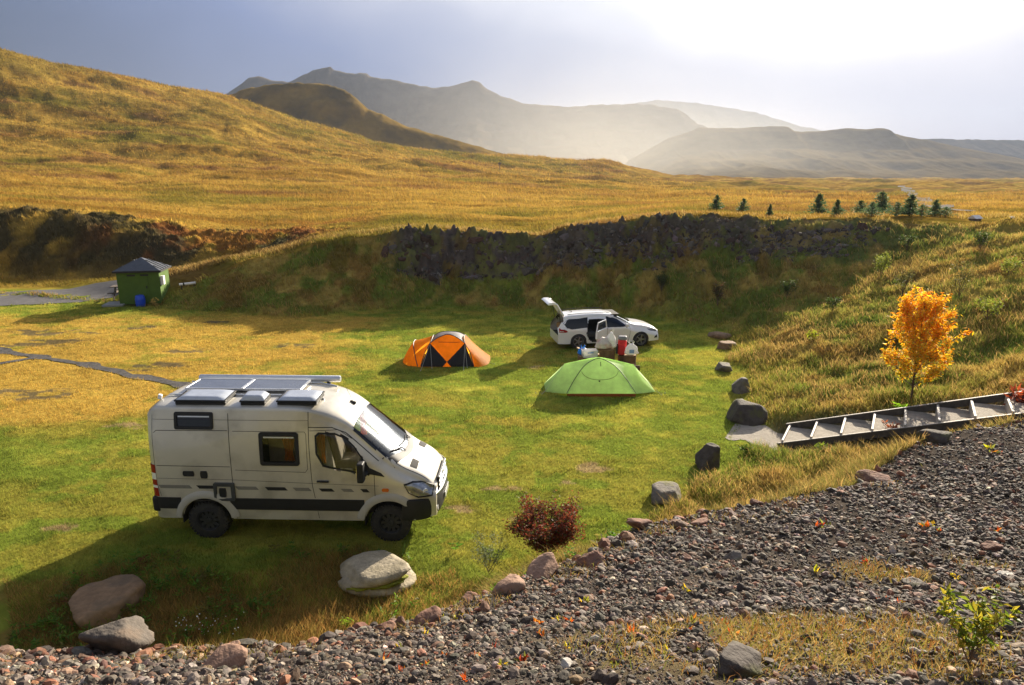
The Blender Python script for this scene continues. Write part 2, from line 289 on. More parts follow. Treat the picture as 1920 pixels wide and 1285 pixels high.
# the stepped path: origin, direction of ascent
ST0 = np.array([7.60, 17.75]); STD = np.array([0.87, -0.50])/math.hypot(.87, .5); STN = np.array([0.5, 0.87])/math.hypot(.87, .5)
ST_RUN, ST_RISE, ST_N, ST_W = 0.69, 0.24, 9, 1.36
def land(x, y, full=False):
    """height of the ground; with full=True also the masks used for its colours"""
    x = np.atleast_1d(np.asarray(x, float)); y = np.atleast_1d(np.asarray(y, float))
    th = np.degrees(np.arctan2(y-BC[1], x-BC[0])); rho = np.hypot(x-BC[0], y-BC[1])
    wob = (fbm(x*.45, y*.45, 3, 3)-.5)
    fr = np.interp(th, FT, FR); rr = np.interp(th, RT, RR); rz = np.interp(th, RT, RZ)
    rzn = rz+np.where(rz > 1, (fbm(x*.5+40, y*.5, 8, 3)-.5)*.5, 0)
    # steepness: rock faces on the far wall, grass elsewhere
    cl = np.clip(np.interp(th, [20, 38, 50, 62, 78, 90, 112, 118], [0, .55, .9, .95, .9, 1, 1, 0]), 0, 1)
    jit = (fbm(x*.9, y*.9, 21, 4, .6)-.5)
    p = np.clip((rho-fr+wob*1.0)/np.maximum(rr-fr, .5)+cl*jit*.38, 0, 1)
    grassy = np.where(p < .06, p*p/.12, p-.03)/.97
    depth = np.interp(th, [30, 60, 78, 88, 112], [.72, .66, .62, .40, .40])       # height fraction where the rock starts
    rocky = np.interp(p, [0, .2, .66, .74, .82, .92, 1], [0, .10, 1, 1, 1, 1, 1])
    rocky = np.where(p < .62, p/.62*depth*np.clip(p/.62*.35+.65, 0, 1), np.where(p < .9, depth+(1-depth)*((p-.62)/.28), 1.0))
    prof = grassy*(1-cl)+rocky*cl
    zin = prof*rzn
    zf = zfar(x, y)
    k = sstep(41.2, 48, y)
    zout = rzn*(1-k)+zf*k
    o = rho > rr
    z = np.where(o, zout, zin)
    inside = 1-sstep(.0, .06, p)
    tuss = (fbm(x*1.3, y*1.3, 31, 4, .6)-.5)
    sl = np.clip(p*6, 0, 1)*(~o)
    z = z+sl*tuss*.45+inside*(fbm(x*.7, y*.7, 5, 3)-.5)*.07
    rock = cl*sstep(.5, .66, p+jit*.3)*(1-sstep(.985, 1.0, p))*(~o)
    moss = sstep(.50, .60, fbm(x*1.1+9, y*1.1+z*1.3, 51, 4))
    z = z+rock*(fbm(x*2.6, y*2.6, 61, 4, .65)-.5)*1.1
    far = sstep(43, 50, y)*o
    amp = np.clip(y/160, .22, 3.0)
    z = z+far*((fbm(x*.16, y*.22, 71, 4, .55)-.5)*.8+sstep(90, 260, y)*(fbm(x*.035, y*.05, 73, 5, .55)-.5)*5.0+sstep(60, 140, y)*(fbm(x*.11, y*.15, 79, 4, .6)-.5)*1.1-sstep(70, 150, y)*np.maximum(0, .12-np.abs(fbm(x*.03, y*.012, 81, 3)-.5))*8)
    bank = sstep(46.5, 50, y)*(1-sstep(55, 58, y))*sstep(-9, -17, x)
    z = z+bank*(fbm(x*.5, y*.5, 75, 4, .6)-.5)*.8+bank*(fbm(x*1.6, y*1.6, 76, 3, .6)-.5)*.6
    # stepped path bench
    a = (x-ST0[0])*STD[0]+(y-ST0[1])*STD[1]; b = (x-ST0[0])*STN[0]+(y-ST0[1])*STN[1]
    zs_ = np.clip(a/ST_RUN*ST_RISE, -0.02, 3)-.10
    w = (1-sstep(ST_W/2+.05, ST_W/2+.9, np.abs(b)))*sstep(-1.0, 0, a)*(1-sstep(7, 9, a))
    z = z*(1-w)+zs_*w
    # gravel bank
    sd_, nx, ny = crest_sd(x, y)
    sdw = sd_+(fbm(x*1.6, y*1.6, 91, 3)-.5)*.35
    zi = tps(x, y)
    zb = np.where(sd_ < 0, zi, tps(nx, ny)-.85*np.maximum(sd_, 0)-.02)+(fbm(x*2.2, y*2.2, 95, 3)-.5)*.10
    near = (y < 24) & (y < 17+.35*np.maximum(x, 0)+3)
    zb = np.where(near, zb, -9)
    w2 = 1-w*sstep(.02, .3, sd_)
    z2 = np.where(w2 > .5, np.maximum(z, zb), z)
    isb = (z2 > z+.01)
    if not full: return z2
    return dict(z=z2, p=p, cl=cl, rock=rock*(1-moss*.5), inb=inside*(~o)*(~isb), o=o, far=far, th=th, sd=sdw, isb=isb, bank=bank, tuss=tuss, step=w, slope=sl*(~isb), wob=wob)
def zat(x, y): return float(land([x], [y])[0])
def hit(px, py, near=3.0):
    """first point of the ground behind a pixel of the photo"""
    u, f, d = pray(px, py); Z = np.exp(np.linspace(math.log(near), math.log(1500), 3000))
    g = land(u*Z, f*Z); k = np.argmax(CAMZ+d*Z <= g)
    lo, hi = Z[max(k-1, 0)], Z[k]
    for _ in range(12):
        m = (lo+hi)/2
        if CAMZ+d*m <= zat(u*m, f*m): hi = m
        else: lo = m
    return Vector((u*hi, f*hi, zat(u*hi, f*hi)))
def lerp3(a, b, t): return a+(b-a)*t[:, None]
def C3(*c): return np.array(c)[None, :]
def spots(x, y, L):
    m = np.zeros(x.shape); n = fbm(x*1.6, y*3.2, 77, 4, .65)-.5
    for px, py, rx, ry in L:
        u, f, d = pray(px, py); Z = -CAMZ/d; cx, cy = u*Z, f*Z
        m = np.maximum(m, sstep(1.15, .35, ((x-cx)/rx)**2+((y-cy)/ry)**2+5.0*n+.25))
    return m
def patches(x, y):
    """bare muddy spots trodden into the lawn"""
    return spots(x, y, [(358, 657, 1.1, .5), (260, 615, 1.0, .5), (560, 648, .9, .5), (95, 625, 2.0, .6), (120, 640, 1.5, .5), (45, 740, 2.0, .6), (40, 622, 1.4, .5), (300, 688, 1.3, .5), (60, 648, 1.4, .4), (395, 605, .8, .4)])
def dry_spots(x, y):
    return spots(x, y, [(255, 800, 1.0, .3), (120, 990, .5, .2), (955, 915, .5, .25), (985, 975, .45, .2), (1010, 690, .4, .2), (880, 955, .4, .2), (1060, 900, .4, .2), (640, 560, .5, .2), (1120, 880, .5, .3)])
def colours(x, y, M):
    n1 = fbm(x*.22, y*.30, 101, 4); n2 = fbm(x*1.1, y*1.6, 111, 4, .6); n3 = fbm(x*4, y*5, 121, 3, .6)
    green, ygreen, dry, gold, olive = C3(.115, .165, .022), C3(.30, .27, .042), C3(.38, .25, .050), C3(.33, .208, .040), C3(.115, .108, .016)
    # lawn
    dryness = sstep(-4.5, -9.5, x)*sstep(17.5, 21, y)*(1-sstep(33.5, 36.0, y))
    dryness = np.clip(dryness*.95+.42*sstep(.46, .66, n1)-.5*sstep(.50, .72, n2)+.22*(n3-.5), 0, 1)
    gr = sstep(.33, .58, n2*.55+n1*.45+.05+.09*sstep(19, 15, y))
    dryness = np.clip(dryness-.14*sstep(19, 15, y), 0, 1)
    lawn = lerp3(np.repeat(green, len(x), 0), ygreen, 1-gr*.8)
    lawn = lerp3(lawn, dry, dryness)
    pm = patches(x, y)*M['inb']
    lawn = lerp3(lawn, C3(.075, .062, .045), pm*.8)
    lawn = lerp3(lawn, C3(.30, .21, .11), dry_spots(x, y)*M['inb']*.8)
    # rough grass of the slopes
    s1 = fbm(x*.8, y*.8, 131, 4, .6); s2 = fbm(x*.35+5, y*.35, 141, 3)
    rough = lerp3(np.repeat(C3(.125, .155, .024), len(x), 0), C3(.31, .225, .055), sstep(.40, .68, s1))
    rough = lerp3(rough, C3(.17, .17, .030), sstep(.45, .7, s2)*.7)
    rough = lerp3(rough, C3(.17, .075, .022), sstep(.60, .72, fbm(x*.6+31, y*.6, 151, 3))*.55)
    rough = rough*(.75+.5*n3)[:, None]
    c = lerp3(lawn, rough, np.clip(M['slope']*1.3, 0, 1))
    # fringe at the foot of the gravel bank
    fr_ = sstep(4.2, .8, M['sd'])*(M['sd'] > -.3)*sstep(.35, .6, n2+.12)
    c = lerp3(c, C3(.24, .17, .045), fr_*.8)
    c = lerp3(c, lerp3(np.repeat(C3(.19, .125, .035), len(x), 0), C3(.15, .17, .025), sstep(.45, .6, s1)), fringe(x, y)*M['inb']*sstep(.3, .55, n2+.1)*.85)
    # golden field and hill
    st = fbm(x*.05, y*.16, 161, 5, .6); st2 = fbm(x*.018+3, y*.03, 171, 4)
    fieldc = lerp3(np.repeat(gold, len(x), 0), C3(.23, .130, .024), sstep(.43, .66, st))
    fieldc = lerp3(fieldc, olive, sstep(.47, .68, .6*st2+.4*fbm(x*.1, y*.2, 181, 4))*.75)
    fieldc = lerp3(fieldc, C3(.15, .065, .03), sstep(.60, .72, fbm(x*.045+8, y*.10, 191, 4))*.55)
    fo_strip = sstep(42.5, 44, y)*sstep(-12, -16, x)
    fieldc = lerp3(fieldc, C3(.15, .115, .022), sstep(16, 45, M['z'])*.55*sstep(.35, .6, fbm(x*.04, y*.05, 199, 4)))  # cloud shadow painted as darker olive over the upper hill
    tus = fbm(x*.45, y*.75, 195, 5, .7)
    fieldc = fieldc*(.62+.76*tus)[:, None]
    fo = np.maximum(M['far'], M['o'].astype(float)*sstep(.0, 1, M['z']))
    c = lerp3(c, fieldc, np.clip(np.maximum(fo, fo_strip), 0, 1))
    lip = sstep(.93, 1.0, M['p'])*(M['z'] > 1.0)*(~M['o'])
    c = lerp3(c, gold*.9, lip*.8*(1-M['rock']))
    bk = M['bank']*sstep(.42, .60, fbm(x*.3, y*.3, 201, 4)+.06)
    c = lerp3(c, C3(.035, .033, .020), bk*.9)  # shade of the bank painted into its colour as ragged dark patches
    rust = sstep(46, 52, y)*(1-sstep(58, 66, y))*sstep(-10, -14, x)*sstep(-34, -28, x)*sstep(.44, .6, fbm(x*.35+2, y*.35, 211, 4))
    c = lerp3(c, C3(.20, .070, .022), rust*.65)
    rk = lerp3(np.repeat(C3(.060, .050, .044), len(x), 0), C3(.12, .095, .080), fbm(x*3, y*3+M['z']*3, 221, 4, .65))
    c = lerp3(c, rk, np.clip(M['rock'], 0, 1))
    # gravel bank
    gm = M['isb']*sstep(.12, -.05, M['sd'])
    gc = lerp3(np.repeat(C3(.045, .038, .032), len(x), 0), C3(.075, .062, .05), n3)
    c = lerp3(c, gc, gm)
    c = lerp3(c, C3(.15, .11, .035), gm*grass_on_gravel(x, y)*.75)
    ed = M['isb']*sstep(-.05, .12, M['sd'])
    c = lerp3(c, C3(.14, .12, .03), ed*.8)
    c = lerp3(c, C3(.12, .10, .075), M['step']*.8)
    return c, gm
def fringe(x, y):
    """unmown strip at the foot of the bank"""
    return sstep(11.9, 10.2, y+(fbm(x*.6, y*.6, 241, 3)-.5)*3.0)*sstep(2.5, 1.5, x)
def grass_on_gravel(x, y):
    """dry grass growing through the near right corner of the gravel"""
    a = sstep(1.0, .3, np.hypot((x-2.0)/2.3, (y-3.75)/1.15)); b = sstep(1, .3, np.hypot((x-4.4)/1.9, (y-5.8)/1.0))
    return np.clip(np.maximum(a, b*.8)*sstep(.30, .55, fbm(x*1.7, y*1.7, 231, 3)), 0, 1)
def build_ground():
    ta = np.concatenate([np.linspace(-1.5, -.86, 24, endpoint=False), np.linspace(-.86, .86, 820), np.linspace(.86, 1.5, 25)[1:]])
    def seg(a, b, n): return np.exp(np.linspace(math.log(a), math.log(b), n, endpoint=False))
    ys = np.concatenate([[-2, -1, 0, .4, .8, 1.2], seg(1.6, 4, 60), seg(4, 16, 230), seg(16, 31, 130), np.linspace(31, 43, 230, endpoint=False), seg(43, 58, 110), seg(58, 420, 230), seg(420, 3190, 46)])
    Tn, Y = np.meshgrid(ta, ys); wid = np.maximum(Y, 0)+2.0
    X = Tn*np.where(Y > 8, Y, np.maximum(Y, 0)*.6+3.2)
    x, y = X.ravel(), Y.ravel(); M = land(x, y, True); c, gm = colours(x, y, M)
    nc = len(ta); i = np.arange(len(x)).reshape(X.shape)
    fs = np.stack([i[:-1, :-1], i[:-1, 1:], i[1:, 1:], i[1:, :-1]], -1).reshape(-1, 4)
    m = mat('ground', attr='col', rough=.95, var=.30, vscale=2.3, bump=.55, bscale=7.0, detail=8, spec=0, dist=.06, var2=.35, v2scale=.30)
    o = np_mesh('ground', np.stack([x, y, M['z']], 1), fs, m, c); o['kind'] = 'structure'
    return o
build_ground()
# ------------------------------------------------------------------ far ridges
def ridge(name, crest, Y, foot, back, mt, seed, rough=1.0, nx=420, nv=64, cliff=.0):
    """a mountain whose skyline follows (px, py) points at distance Y, with a real front and back slope"""
    T = sorted((pray(x, y)[0]/pray(x, y)[1], pray(x, y)[2]/pray(x, y)[1]) for x, y in crest); tt, ee = zip(*T)
    t = np.linspace(tt[0], tt[-1], nx); zc = CAMZ+Y*np.interp(t, tt, ee)
    v = np.concatenate([np.linspace(-1, 0, nv), np.linspace(0, 1, 14)[1:]])
    Tm, V = np.meshgrid(t, v); Zc = np.repeat(zc[None, :], len(v), 0)
    D = np.where(V < 0, foot, back); x = Tm*Y*(1+.0*V); y = Y+V*D
    q = 1-np.abs(V); pr = np.where(V < 0, .82*q**1.55+.18*sstep(.80, .97, q)*q if cliff else q**1.5, q)
    sc = 6.0/foot
    n = fbm(x*sc, y*sc*.5, seed, 6, .55)-.5; g = np.abs(fbm(x*sc*1.7, y*sc*.25, seed+9, 4)-.5)*2
    amp = (Zc+8)*.32*rough*np.sin(np.pi*np.clip(q, 0, 1))**.8
    z = -6+(Zc+6)*pr+amp*(n-.35*g)
    if cliff: z = z+sstep(.25, .5, q)*(1-sstep(.96, 1, q))*2.4*np.sin(z*2*np.pi/(17+4*n))*(Zc/150)
    z = z+(np.abs(V) < .03)*(fbm(x*sc*5, y*0, seed+3, 4)-.5)*np.minimum(Zc, 120)*.07*rough
    i = np.arange(x.size).reshape(x.shape); fs = np.stack([i[:-1, :-1], i[:-1, 1:], i[1:, 1:], i[1:, :-1]], -1).reshape(-1, 4)
    o = np_mesh(name, np.stack([x.ravel(), y.ravel(), z.ravel()], 1), fs, mt); o['kind'] = 'structure'; return o
RK = mat('mountain rock', (.095, .078, .055), rough=.95, var=.45, vscale=.02, bump=.6, bscale=.03, detail=9, spec=0, dist=8)
RH = mat('heath hill', (.24, .155, .040), rough=.95, var=.45, vscale=.035, bump=.5, bscale=.12, detail=9, spec=0, dirt=(.075, .06, .03), dscale=.03, dist=2.5)
RM = mat('moor hill', (.13, .095, .042), rough=.95, var=.4, vscale=.03, bump=.5, bscale=.06, detail=9, spec=0, dist=3)
ridge('hill', [(300, 240), (400, 195), (430, 178), (470, 164), (520, 158), (560, 156), (600, 158), (625, 161), (650, 172), (668, 184), (690, 204), (720, 216), (760, 236), (850, 262), (950, 290), (1050, 318), (1150, 334)], 560, 190, 200, RH, 5, .55, cliff=1)
ridge('mountain', [(250, 250), (330, 215), (420, 178), (450, 161), (466, 146), (484, 142), (500, 148), (540, 156), (560, 146), (585, 133), (605, 128), (620, 126), (626, 132), (650, 136), (688, 138), (694, 144), (720, 148), (740, 151), (790, 163), (830, 164), (862, 158), (886, 150), (900, 154), (912, 166), (930, 176), (980, 195), (1060, 200), (1150, 197), (1210, 195), (1270, 204), (1285, 214), (1310, 234), (1400, 262), (1500, 290), (1650, 330)], 1700, 620, 300, RK, 15, .8, cliff=1)
ridge('mountain', [(1180, 300), (1250, 262), (1310, 240), (1400, 239), (1478, 238), (1490, 246), (1520, 248), (1560, 245), (1590, 241), (1658, 241), (1668, 248), (1690, 254), (1760, 268), (1850, 286), (1920, 299), (2100, 320)], 1150, 480, 250, RM, 25, .8, cliff=1)
ridge('mountain', [(1500, 300), (1600, 272), (1680, 260), (1760, 261), (1840, 262), (1920, 263), (2100, 256), (2400, 240), (2600, 280)], 1500, 320, 250, RK, 35, .6)
ridge('mountain', [(1050, 250), (1130, 215), (1170, 196), (1230, 188), (1300, 192), (1360, 202), (1420, 212), (1500, 236), (1600, 256), (1750, 272), (1900, 280), (2100, 285), (2400, 290)], 2900, 700, 400, RK, 45, .8)
# ================================================================== CAMPER VAN
def lin(x, P): return float(np.interp(x, [a for a, _ in P], [b for _, b in P]))
def smooth_lin(x, P, w=.10): return sum(lin(x+w*k, P) for k in (-1, -.5, 0, .5, 1))/5
class Body:
    """a car body: half width as a function of length and height, so panels can be laid on it"""
    def __init__(s, zs, zt, ws, hw, pf, zb, kp=.7, z0=1.15, q=3.0, w=.10):
        s.P = (zs, zt, ws); s.hwid = hw; s.pf = pf; s.zb = zb; s.kp = kp; s.z0 = z0; s.q = q; s.w = w
    def zs(s, x): return smooth_lin(x, s.P[0], s.w)
    def zt(s, x): return smooth_lin(x, s.P[1], s.w)
    def ws(s, x): return smooth_lin(x, s.P[2], s.w)
    def side(s, x, z):
        zs = s.zs(x); z0 = min(s.z0, zs-.22); t = min(max((z-z0)/(zs-z0), 0), 1); b = s.hwid*s.pf(x)
        b -= .025*max(0, (.75-z))/.4
        return b+(min(s.ws(x), b)-b)*t**s.q
    def top(s, x, y):
        zs, zt, ws = s.zs(x), s.zt(x), s.ws(x); r = min(abs(y)/ws, 1)
        return zs+(zt-zs)*max(0, 1-r**(2/s.kp))**(s.kp/2)
    def ring(s, x, nz=26, na=12):
        zb = s.zb(x); zs = s.zs(x); r = []
        for i in range(nz+1):
            z = zb[0]+(zs-zb[0])*i/nz; r.append((x, -s.side(x, max(z, zb[1])), max(z, zb[1])))
        ws = min(s.ws(x), s.hwid*s.pf(x)); h = s.zt(x)-zs
        for i in range(1, 2*na):
            a = math.pi*i/(2*na); c, d = math.cos(a), math.sin(a)
            r.append((x, -ws*math.copysign(abs(c)**s.kp, c), zs+h*abs(d)**s.kp))
        return r+[(x, -y, z) for (x, y, z) in r[nz::-1]]
def poly_rows(poly, n):
    zs = [p[1] for p in poly]; z0, z1 = min(zs)+1e-4, max(zs)-1e-4; rows = []
    for i in range(n+1):
        z = z0+(z1-z0)*i/n; xs = []
        for (ax, az), (bx, bz) in zip(poly, poly[1:]+poly[:1]):
            if (az-z)*(bz-z) <= 0 and az != bz: xs.append(ax+(bx-ax)*(z-az)/(bz-az))
        if len(xs) >= 2: rows.append((z, min(xs), max(xs)))
    return rows
def side_patch(mb, B, poly, eps, n=6, m=6, sgn=-1):
    rows = [[(x, sgn*(B.side(x, z)+eps), z) for x in [a+(b-a)*j/m for j in range(m+1)]] for z, a, b in poly_rows(poly, n)]
    mb.grid(rows); back = [[(x, y-sgn*(eps+.012), z) for x, y, z in r] for r in rows]
    edge = lambda R: R[0]+[r[-1] for r in R[1:-1]]+R[-1][::-1]+[r[0] for r in R[-2:0:-1]]
    mb.grid([edge(rows), edge(back)], True)
def rrect(x0, x1, z0, z1, r=.04, k=4):
    P = []
    for cx, cz, a0 in ((x1-r, z0+r, -90), (x1-r, z1-r, 0), (x0+r, z1-r, 90), (x0+r, z0+r, 180)):
        for i in range(k+1): a = rad(a0+90*i/k); P.append((cx+r*math.cos(a), cz+r*math.sin(a)))
    return P
def scale_poly(P, d):
    """shrink (d<0) or grow a convex polygon by about d"""
    cx = sum(p[0] for p in P)/len(P); cz = sum(p[1] for p in P)/len(P); w = max(p[0] for p in P)-min(p[0] for p in P); h = max(p[1] for p in P)-min(p[1] for p in P)
    return [(cx+(x-cx)*(1+2*d/w), cz+(z-cz)*(1+2*d/h)) for x, z in P]
def dense(P, n=4):
    return [(a[0]+(b[0]-a[0])*i/n, a[1]+(b[1]-a[1])*i/n) for a, b in zip(P, P[1:]+P[:1]) for i in range(n)]
def ring_patch(mb, B, outer, inner, eps, depth=.02, sgn=-1):
    o, i = dense(outer), dense(inner)
    f = lambda P, e: [(x, sgn*(B.side(x, z)+e), z) for x, z in P]
    mb.grid([f(o, -depth), f(o, eps), f(i, eps), f(i, -depth)], True)
def inside(P, x, z):
    c = False
    for (ax, az), (bx, bz) in zip(P, P[1:]+P[:1]):
        if (az > z) != (bz > z) and x < (bx-ax)*(z-az)/(bz-az)+ax: c = not c
    return c
def seam(mb, B, pts, w=.008, eps=.0025, sgn=-1):
    """a dark gap between panels along (x, z) points"""
    P = []
    for a, b in zip(pts, pts[1:]):
        n = max(1, int(math.hypot(b[0]-a[0], b[1]-a[1])/.06)); P += [(a[0]+(b[0]-a[0])*i/n, a[1]+(b[1]-a[1])*i/n) for i in range(n)]
    P.append(pts[-1]); up, dn = [], []
    for i, p in enumerate(P):
        a, b = P[max(i-1, 0)], P[min(i+1, len(P)-1)]; dx, dz = b[0]-a[0], b[1]-a[1]; L = math.hypot(dx, dz) or 1; nx, nz = -dz/L*w/2, dx/L*w/2
        up.append((p[0]+nx, sgn*(B.side(p[0]+nx, p[1]+nz)+eps), p[1]+nz)); dn.append((p[0]-nx, sgn*(B.side(p[0]-nx, p[1]-nz)+eps), p[1]-nz))
    mb.grid([up, dn])
def top_patch(mb, B, xs, yf, eps, m=8):
    """xs: list of x; yf(x) -> (y0, y1)"""
    mb.grid([[(x, y, B.top(x, y)+eps) for y in [yf(x)[0]+(yf(x)[1]-yf(x)[0])*j/m for j in range(m+1)]] for x in xs])
BLACK = mat('black plastic', (.014, .014, .015), rough=.6, var=.25, vscale=9, spec=.4)
RUBBER = mat('tyre rubber', (.022, .021, .020), rough=.85, var=.3, vscale=14, bump=.3, bscale=60, dirt=(.05, .042, .03), dscale=7)
RIMM = mat('dark steel rim', (.06, .06, .06), rough=.5, metal=.5, var=.25, vscale=12)
VPAINT = mat('pale champagne paint', (.60, .56, .47), rough=.34, metal=.25, var=.05, vscale=1.6, coat=.6, dirt=(.38, .35, .28), dscale=1.4)
VPAINT2 = mat('pale plastic flare', (.40, .38, .33), rough=.5, var=.08, vscale=5)
GREYTRIM = mat('grey decal', (.20, .19, .165), rough=.5, var=.1)
SEAM = mat('panel gap', (.035, .033, .03), rough=.8)
CHROME = mat('chrome', (.75, .75, .75), rough=.15, metal=1.0, var=.05)
ALU = mat('anodised aluminium', (.62, .64, .67), rough=.38, metal=.55, var=.06, vscale=6)
REDL = mat('red lamp lens', (.28, .003, .004), rough=.45, coat=.1, spec=.2, var=.12, vscale=25)
WHITEL = mat('white lamp lens', (.75, .75, .74), rough=.18, coat=.6, var=.06, vscale=25)
ORANGEL = mat('orange lamp lens', (.65, .16, .02), rough=.2, coat=.6, var=.12, vscale=25)
GLASS = glass_mat('tinted window glass', (.78, .80, .80)); WSHIELD = glass_mat('windscreen glass', (.55, .62, .62), 1.62); DGLASS = glass_mat('dark window glass', (.06, .07, .08))
INTER = mat('dark cabin lining', (.05, .047, .043), rough=.9, var=.3, vscale=6)
BEIGEIN = mat('beige cabin lining', (.25, .21, .15), rough=.9, var=.2, vscale=6)
CURT = mat('orange curtain cloth', (.62, .21, .05), rough=.9, var=.25, vscale=14, transl=.4)
SOLAR = mat('solar panel', (.10, .11, .13), rough=.22, coat=.5, var=.15, vscale=5)
DOME = mat('grey acrylic dome', (.42, .45, .50), rough=.12, coat=.8, var=.15, vscale=4)
def wheel(parent, loc, R, w, rimR, spokes, name='wheel', blocks=0, face=-1, rim_mat=None):
    """an axle-end wheel: tyre with tread and a rim with openings; face = side of the visible disc"""
    t = MB(); h = w/2
    t.lathe([(rimR*.98, -h*.8), (rimR*1.04, -h), (R*.90, -h*1.02), (R*.985, -h*.80), (R, -h*.4), (R, h*.4), (R*.985, h*.80), (R*.90, h*1.02), (rimR*1.04, h), (rimR*.98, h*.8)], 40, 'y', caps=False)
    for k in range(blocks):
        a = 2*math.pi*k/blocks
        for s in (-1, 1):
            t.box((0, s*h*.62, R+.004), (2*math.pi*R/blocks*.55, h*.62, .022), M=Matrix.Rotation(a+(s*.5)*math.pi/blocks, 4, 'Y'))
            t.box((0, s*h*.97, R*.955), (2*math.pi*R/blocks*.45, h*.12, .045), M=Matrix.Rotation(a, 4, 'Y'))
    o = t.build(name, RUBBER, parent, smooth=True, angle=50); o.location = loc
    r = MB(); f = face*h*.55
    r.lathe([(rimR, f+face*.05), (rimR*.97, f+face*.055), (rimR*.90, f), (rimR*.86, f-face*.05), (rimR*.84, -f*.2)], 40, 'y', caps=False)
    r.lathe([(.001, f+face*.035), (rimR*.20, f+face*.035), (rimR*.26, f+face*.01), (rimR*.34, f-face*.01)], 28, 'y')
    for k in range(spokes):
        a = 2*math.pi*k/spokes; r.box((rimR*.58, f-face*.008, 0), (rimR*.62, .03, rimR*(.30 if spokes > 7 else .2)), M=Matrix.Rotation(a, 4, 'Y'))
        r.lathe([(.001, f+face*.03), (.012, f+face*.03), (.012, f-face*.01)], 6, 'y', M=Matrix.Rotation(a+.3, 4, 'Y') @ Matrix.Translation((rimR*.26, 0, 0)))
    q = MB(); q.lathe([(.001, -f*.3), (rimR*.9, -f*.3), (rimR*.9, -f*.5)], 24, 'y'); q.build('rim_backing', INTER, o, smooth=True, angle=35)
    r.build('rim', rim_mat or RIMM, o, smooth=True, angle=35)
    return o
def build_van():
    van = thing('camper_van', 'pale champagne high-roof camper van with roof hatches and black side band parked on the lawn', 'van', (-6.10, 13.50, 0.0), rad(-1.8))
    WB = 3.70
    def zb(x):
        z = .44 if x < 3.2 else .50
        c = [math.sqrt(max(0, .50**2-(x-xw)**2)) for xw in (0, WB)]
        a = max([.40+q for q in c if q > 0] or [0]); return (min(.44, z) if not a else .44, max(z, a))
    def pf(x):
        if x < -1.02: return 1-.06*((-1.02-x)/.2)**2
        return 1 if x < 3.85 else 1-.17*((x-3.85)/.83)**2
    B = Body([(-1.24, 2.52), (-1.16, 2.62), (-1.0, 2.70), (1.9, 2.71), (2.2, 2.67), (2.5, 2.56), (2.75, 2.42), (2.95, 2.27), (3.72, 1.56), (3.95, 1.43), (4.3, 1.27), (4.55, 1.10), (4.7, .98)],
             [(-1.24, 2.70), (-1.15, 2.79), (-.95, 2.82), (1.7, 2.83), (2.1, 2.81), (2.5, 2.72), (2.8, 2.58), (3.0, 2.42), (3.88, 1.66), (4.0, 1.58), (4.35, 1.44), (4.55, 1.31), (4.66, 1.16), (4.72, 1.02)],
             [(-1.24, .80), (-1.1, .88), (2.0, .885), (2.5, .83), (2.95, .765), (3.72, .84), (4.2, .80), (4.55, .74), (4.72, .66)], .99, pf, zb)
    midwin = rrect(1.20, 1.94, 1.64, 2.28, .05); smallwin = rrect(-.46, .27, 2.36, 2.66, .035)
    doorwin = [(2.30, 1.86), (2.42, 1.63), (2.55, 1.585), (3.30, 1.45), (3.36, 1.52), (3.02, 2.00), (2.86, 2.16), (2.66, 2.26), (2.36, 2.28), (2.29, 2.22)]
    xs = sorted(set([round(-1.24+i*.04, 3) for i in range(149)]+[4.70])); xs = [x for x in xs if x <= 4.7]
    rings = [B.ring(x) for x in xs]; body, ws = MB(), MB(); n = len(rings[0])
    nz = 26; na = 12
    body.v = [p for r in rings for p in r]; ws.v = list(body.v)
    for i in range(len(xs)-1):
        for j in range(n-1):
            q = (i*n+j, i*n+j+1, (i+1)*n+j+1, (i+1)*n+j); c = [sum(body.v[k][a] for k in q)/4 for a in range(3)]
            if j > nz+0 and j < nz+2*na-1 and 2.98 < c[0] < 3.93-.24*(c[1]/.85)**2 and abs(c[1]) < .80: ws.f.append(q); continue
            if c[1] < 0 and j < nz and any(inside(scale_poly(P, .012), c[0], c[2]) for P in (midwin, doorwin)): continue
            if c[1] > 0 and j > nz+2*na and inside(doorwin, c[0], c[2]): continue
            body.f.append(q)
    body.f.append(tuple(range(n))); body.f.append(tuple((len(xs)-1)*n+k for k in range(n-1, -1, -1)))
    bo = body.build('body', VPAINT, van, smooth=True, angle=60)
    wo_ = ws.build('windshield', WSHIELD, van, smooth=True)
    # loose verts removed
    for o in (wo_,):
        bm = bmesh.new(); bm.from_mesh(o.data); bmesh.ops.delete(bm, geom=[v for v in bm.verts if not v.link_faces], context='VERTS'); bm.to_mesh(o.data); bm.free()
    # windscreen surround and cowl
    m = MB()
    edge = [3.95-.24*(y/.85)**2 for y in np.linspace(-.84, .84, 25)]
    m.grid([[(x+.09, y*1.0, B.top(x+.09, y)+.010) for x, y in zip(edge, np.linspace(-.84, .84, 25))], [(x-.02, y*.97, B.top(x-.02, y*.97)+.012) for x, y in zip(edge, np.linspace(-.84, .84, 25))], [(x-.05, y*.965, B.top(x-.05, y*.965)+.006) for x, y in zip(edge, np.linspace(-.84, .84, 25))]])
    for s in (-1, 1):
        L = [(2.98+.03*k) for k in range(24)]
        m.grid([[(x, s*(B.ws(x)*.992), B.zs(x)+.055) for x in L], [(x, s*(B.ws(x)*.93), B.top(x, B.ws(x)*.93)+.006) for x in L]])
    m.build('windshield_seal', BLACK, van, smooth=True)
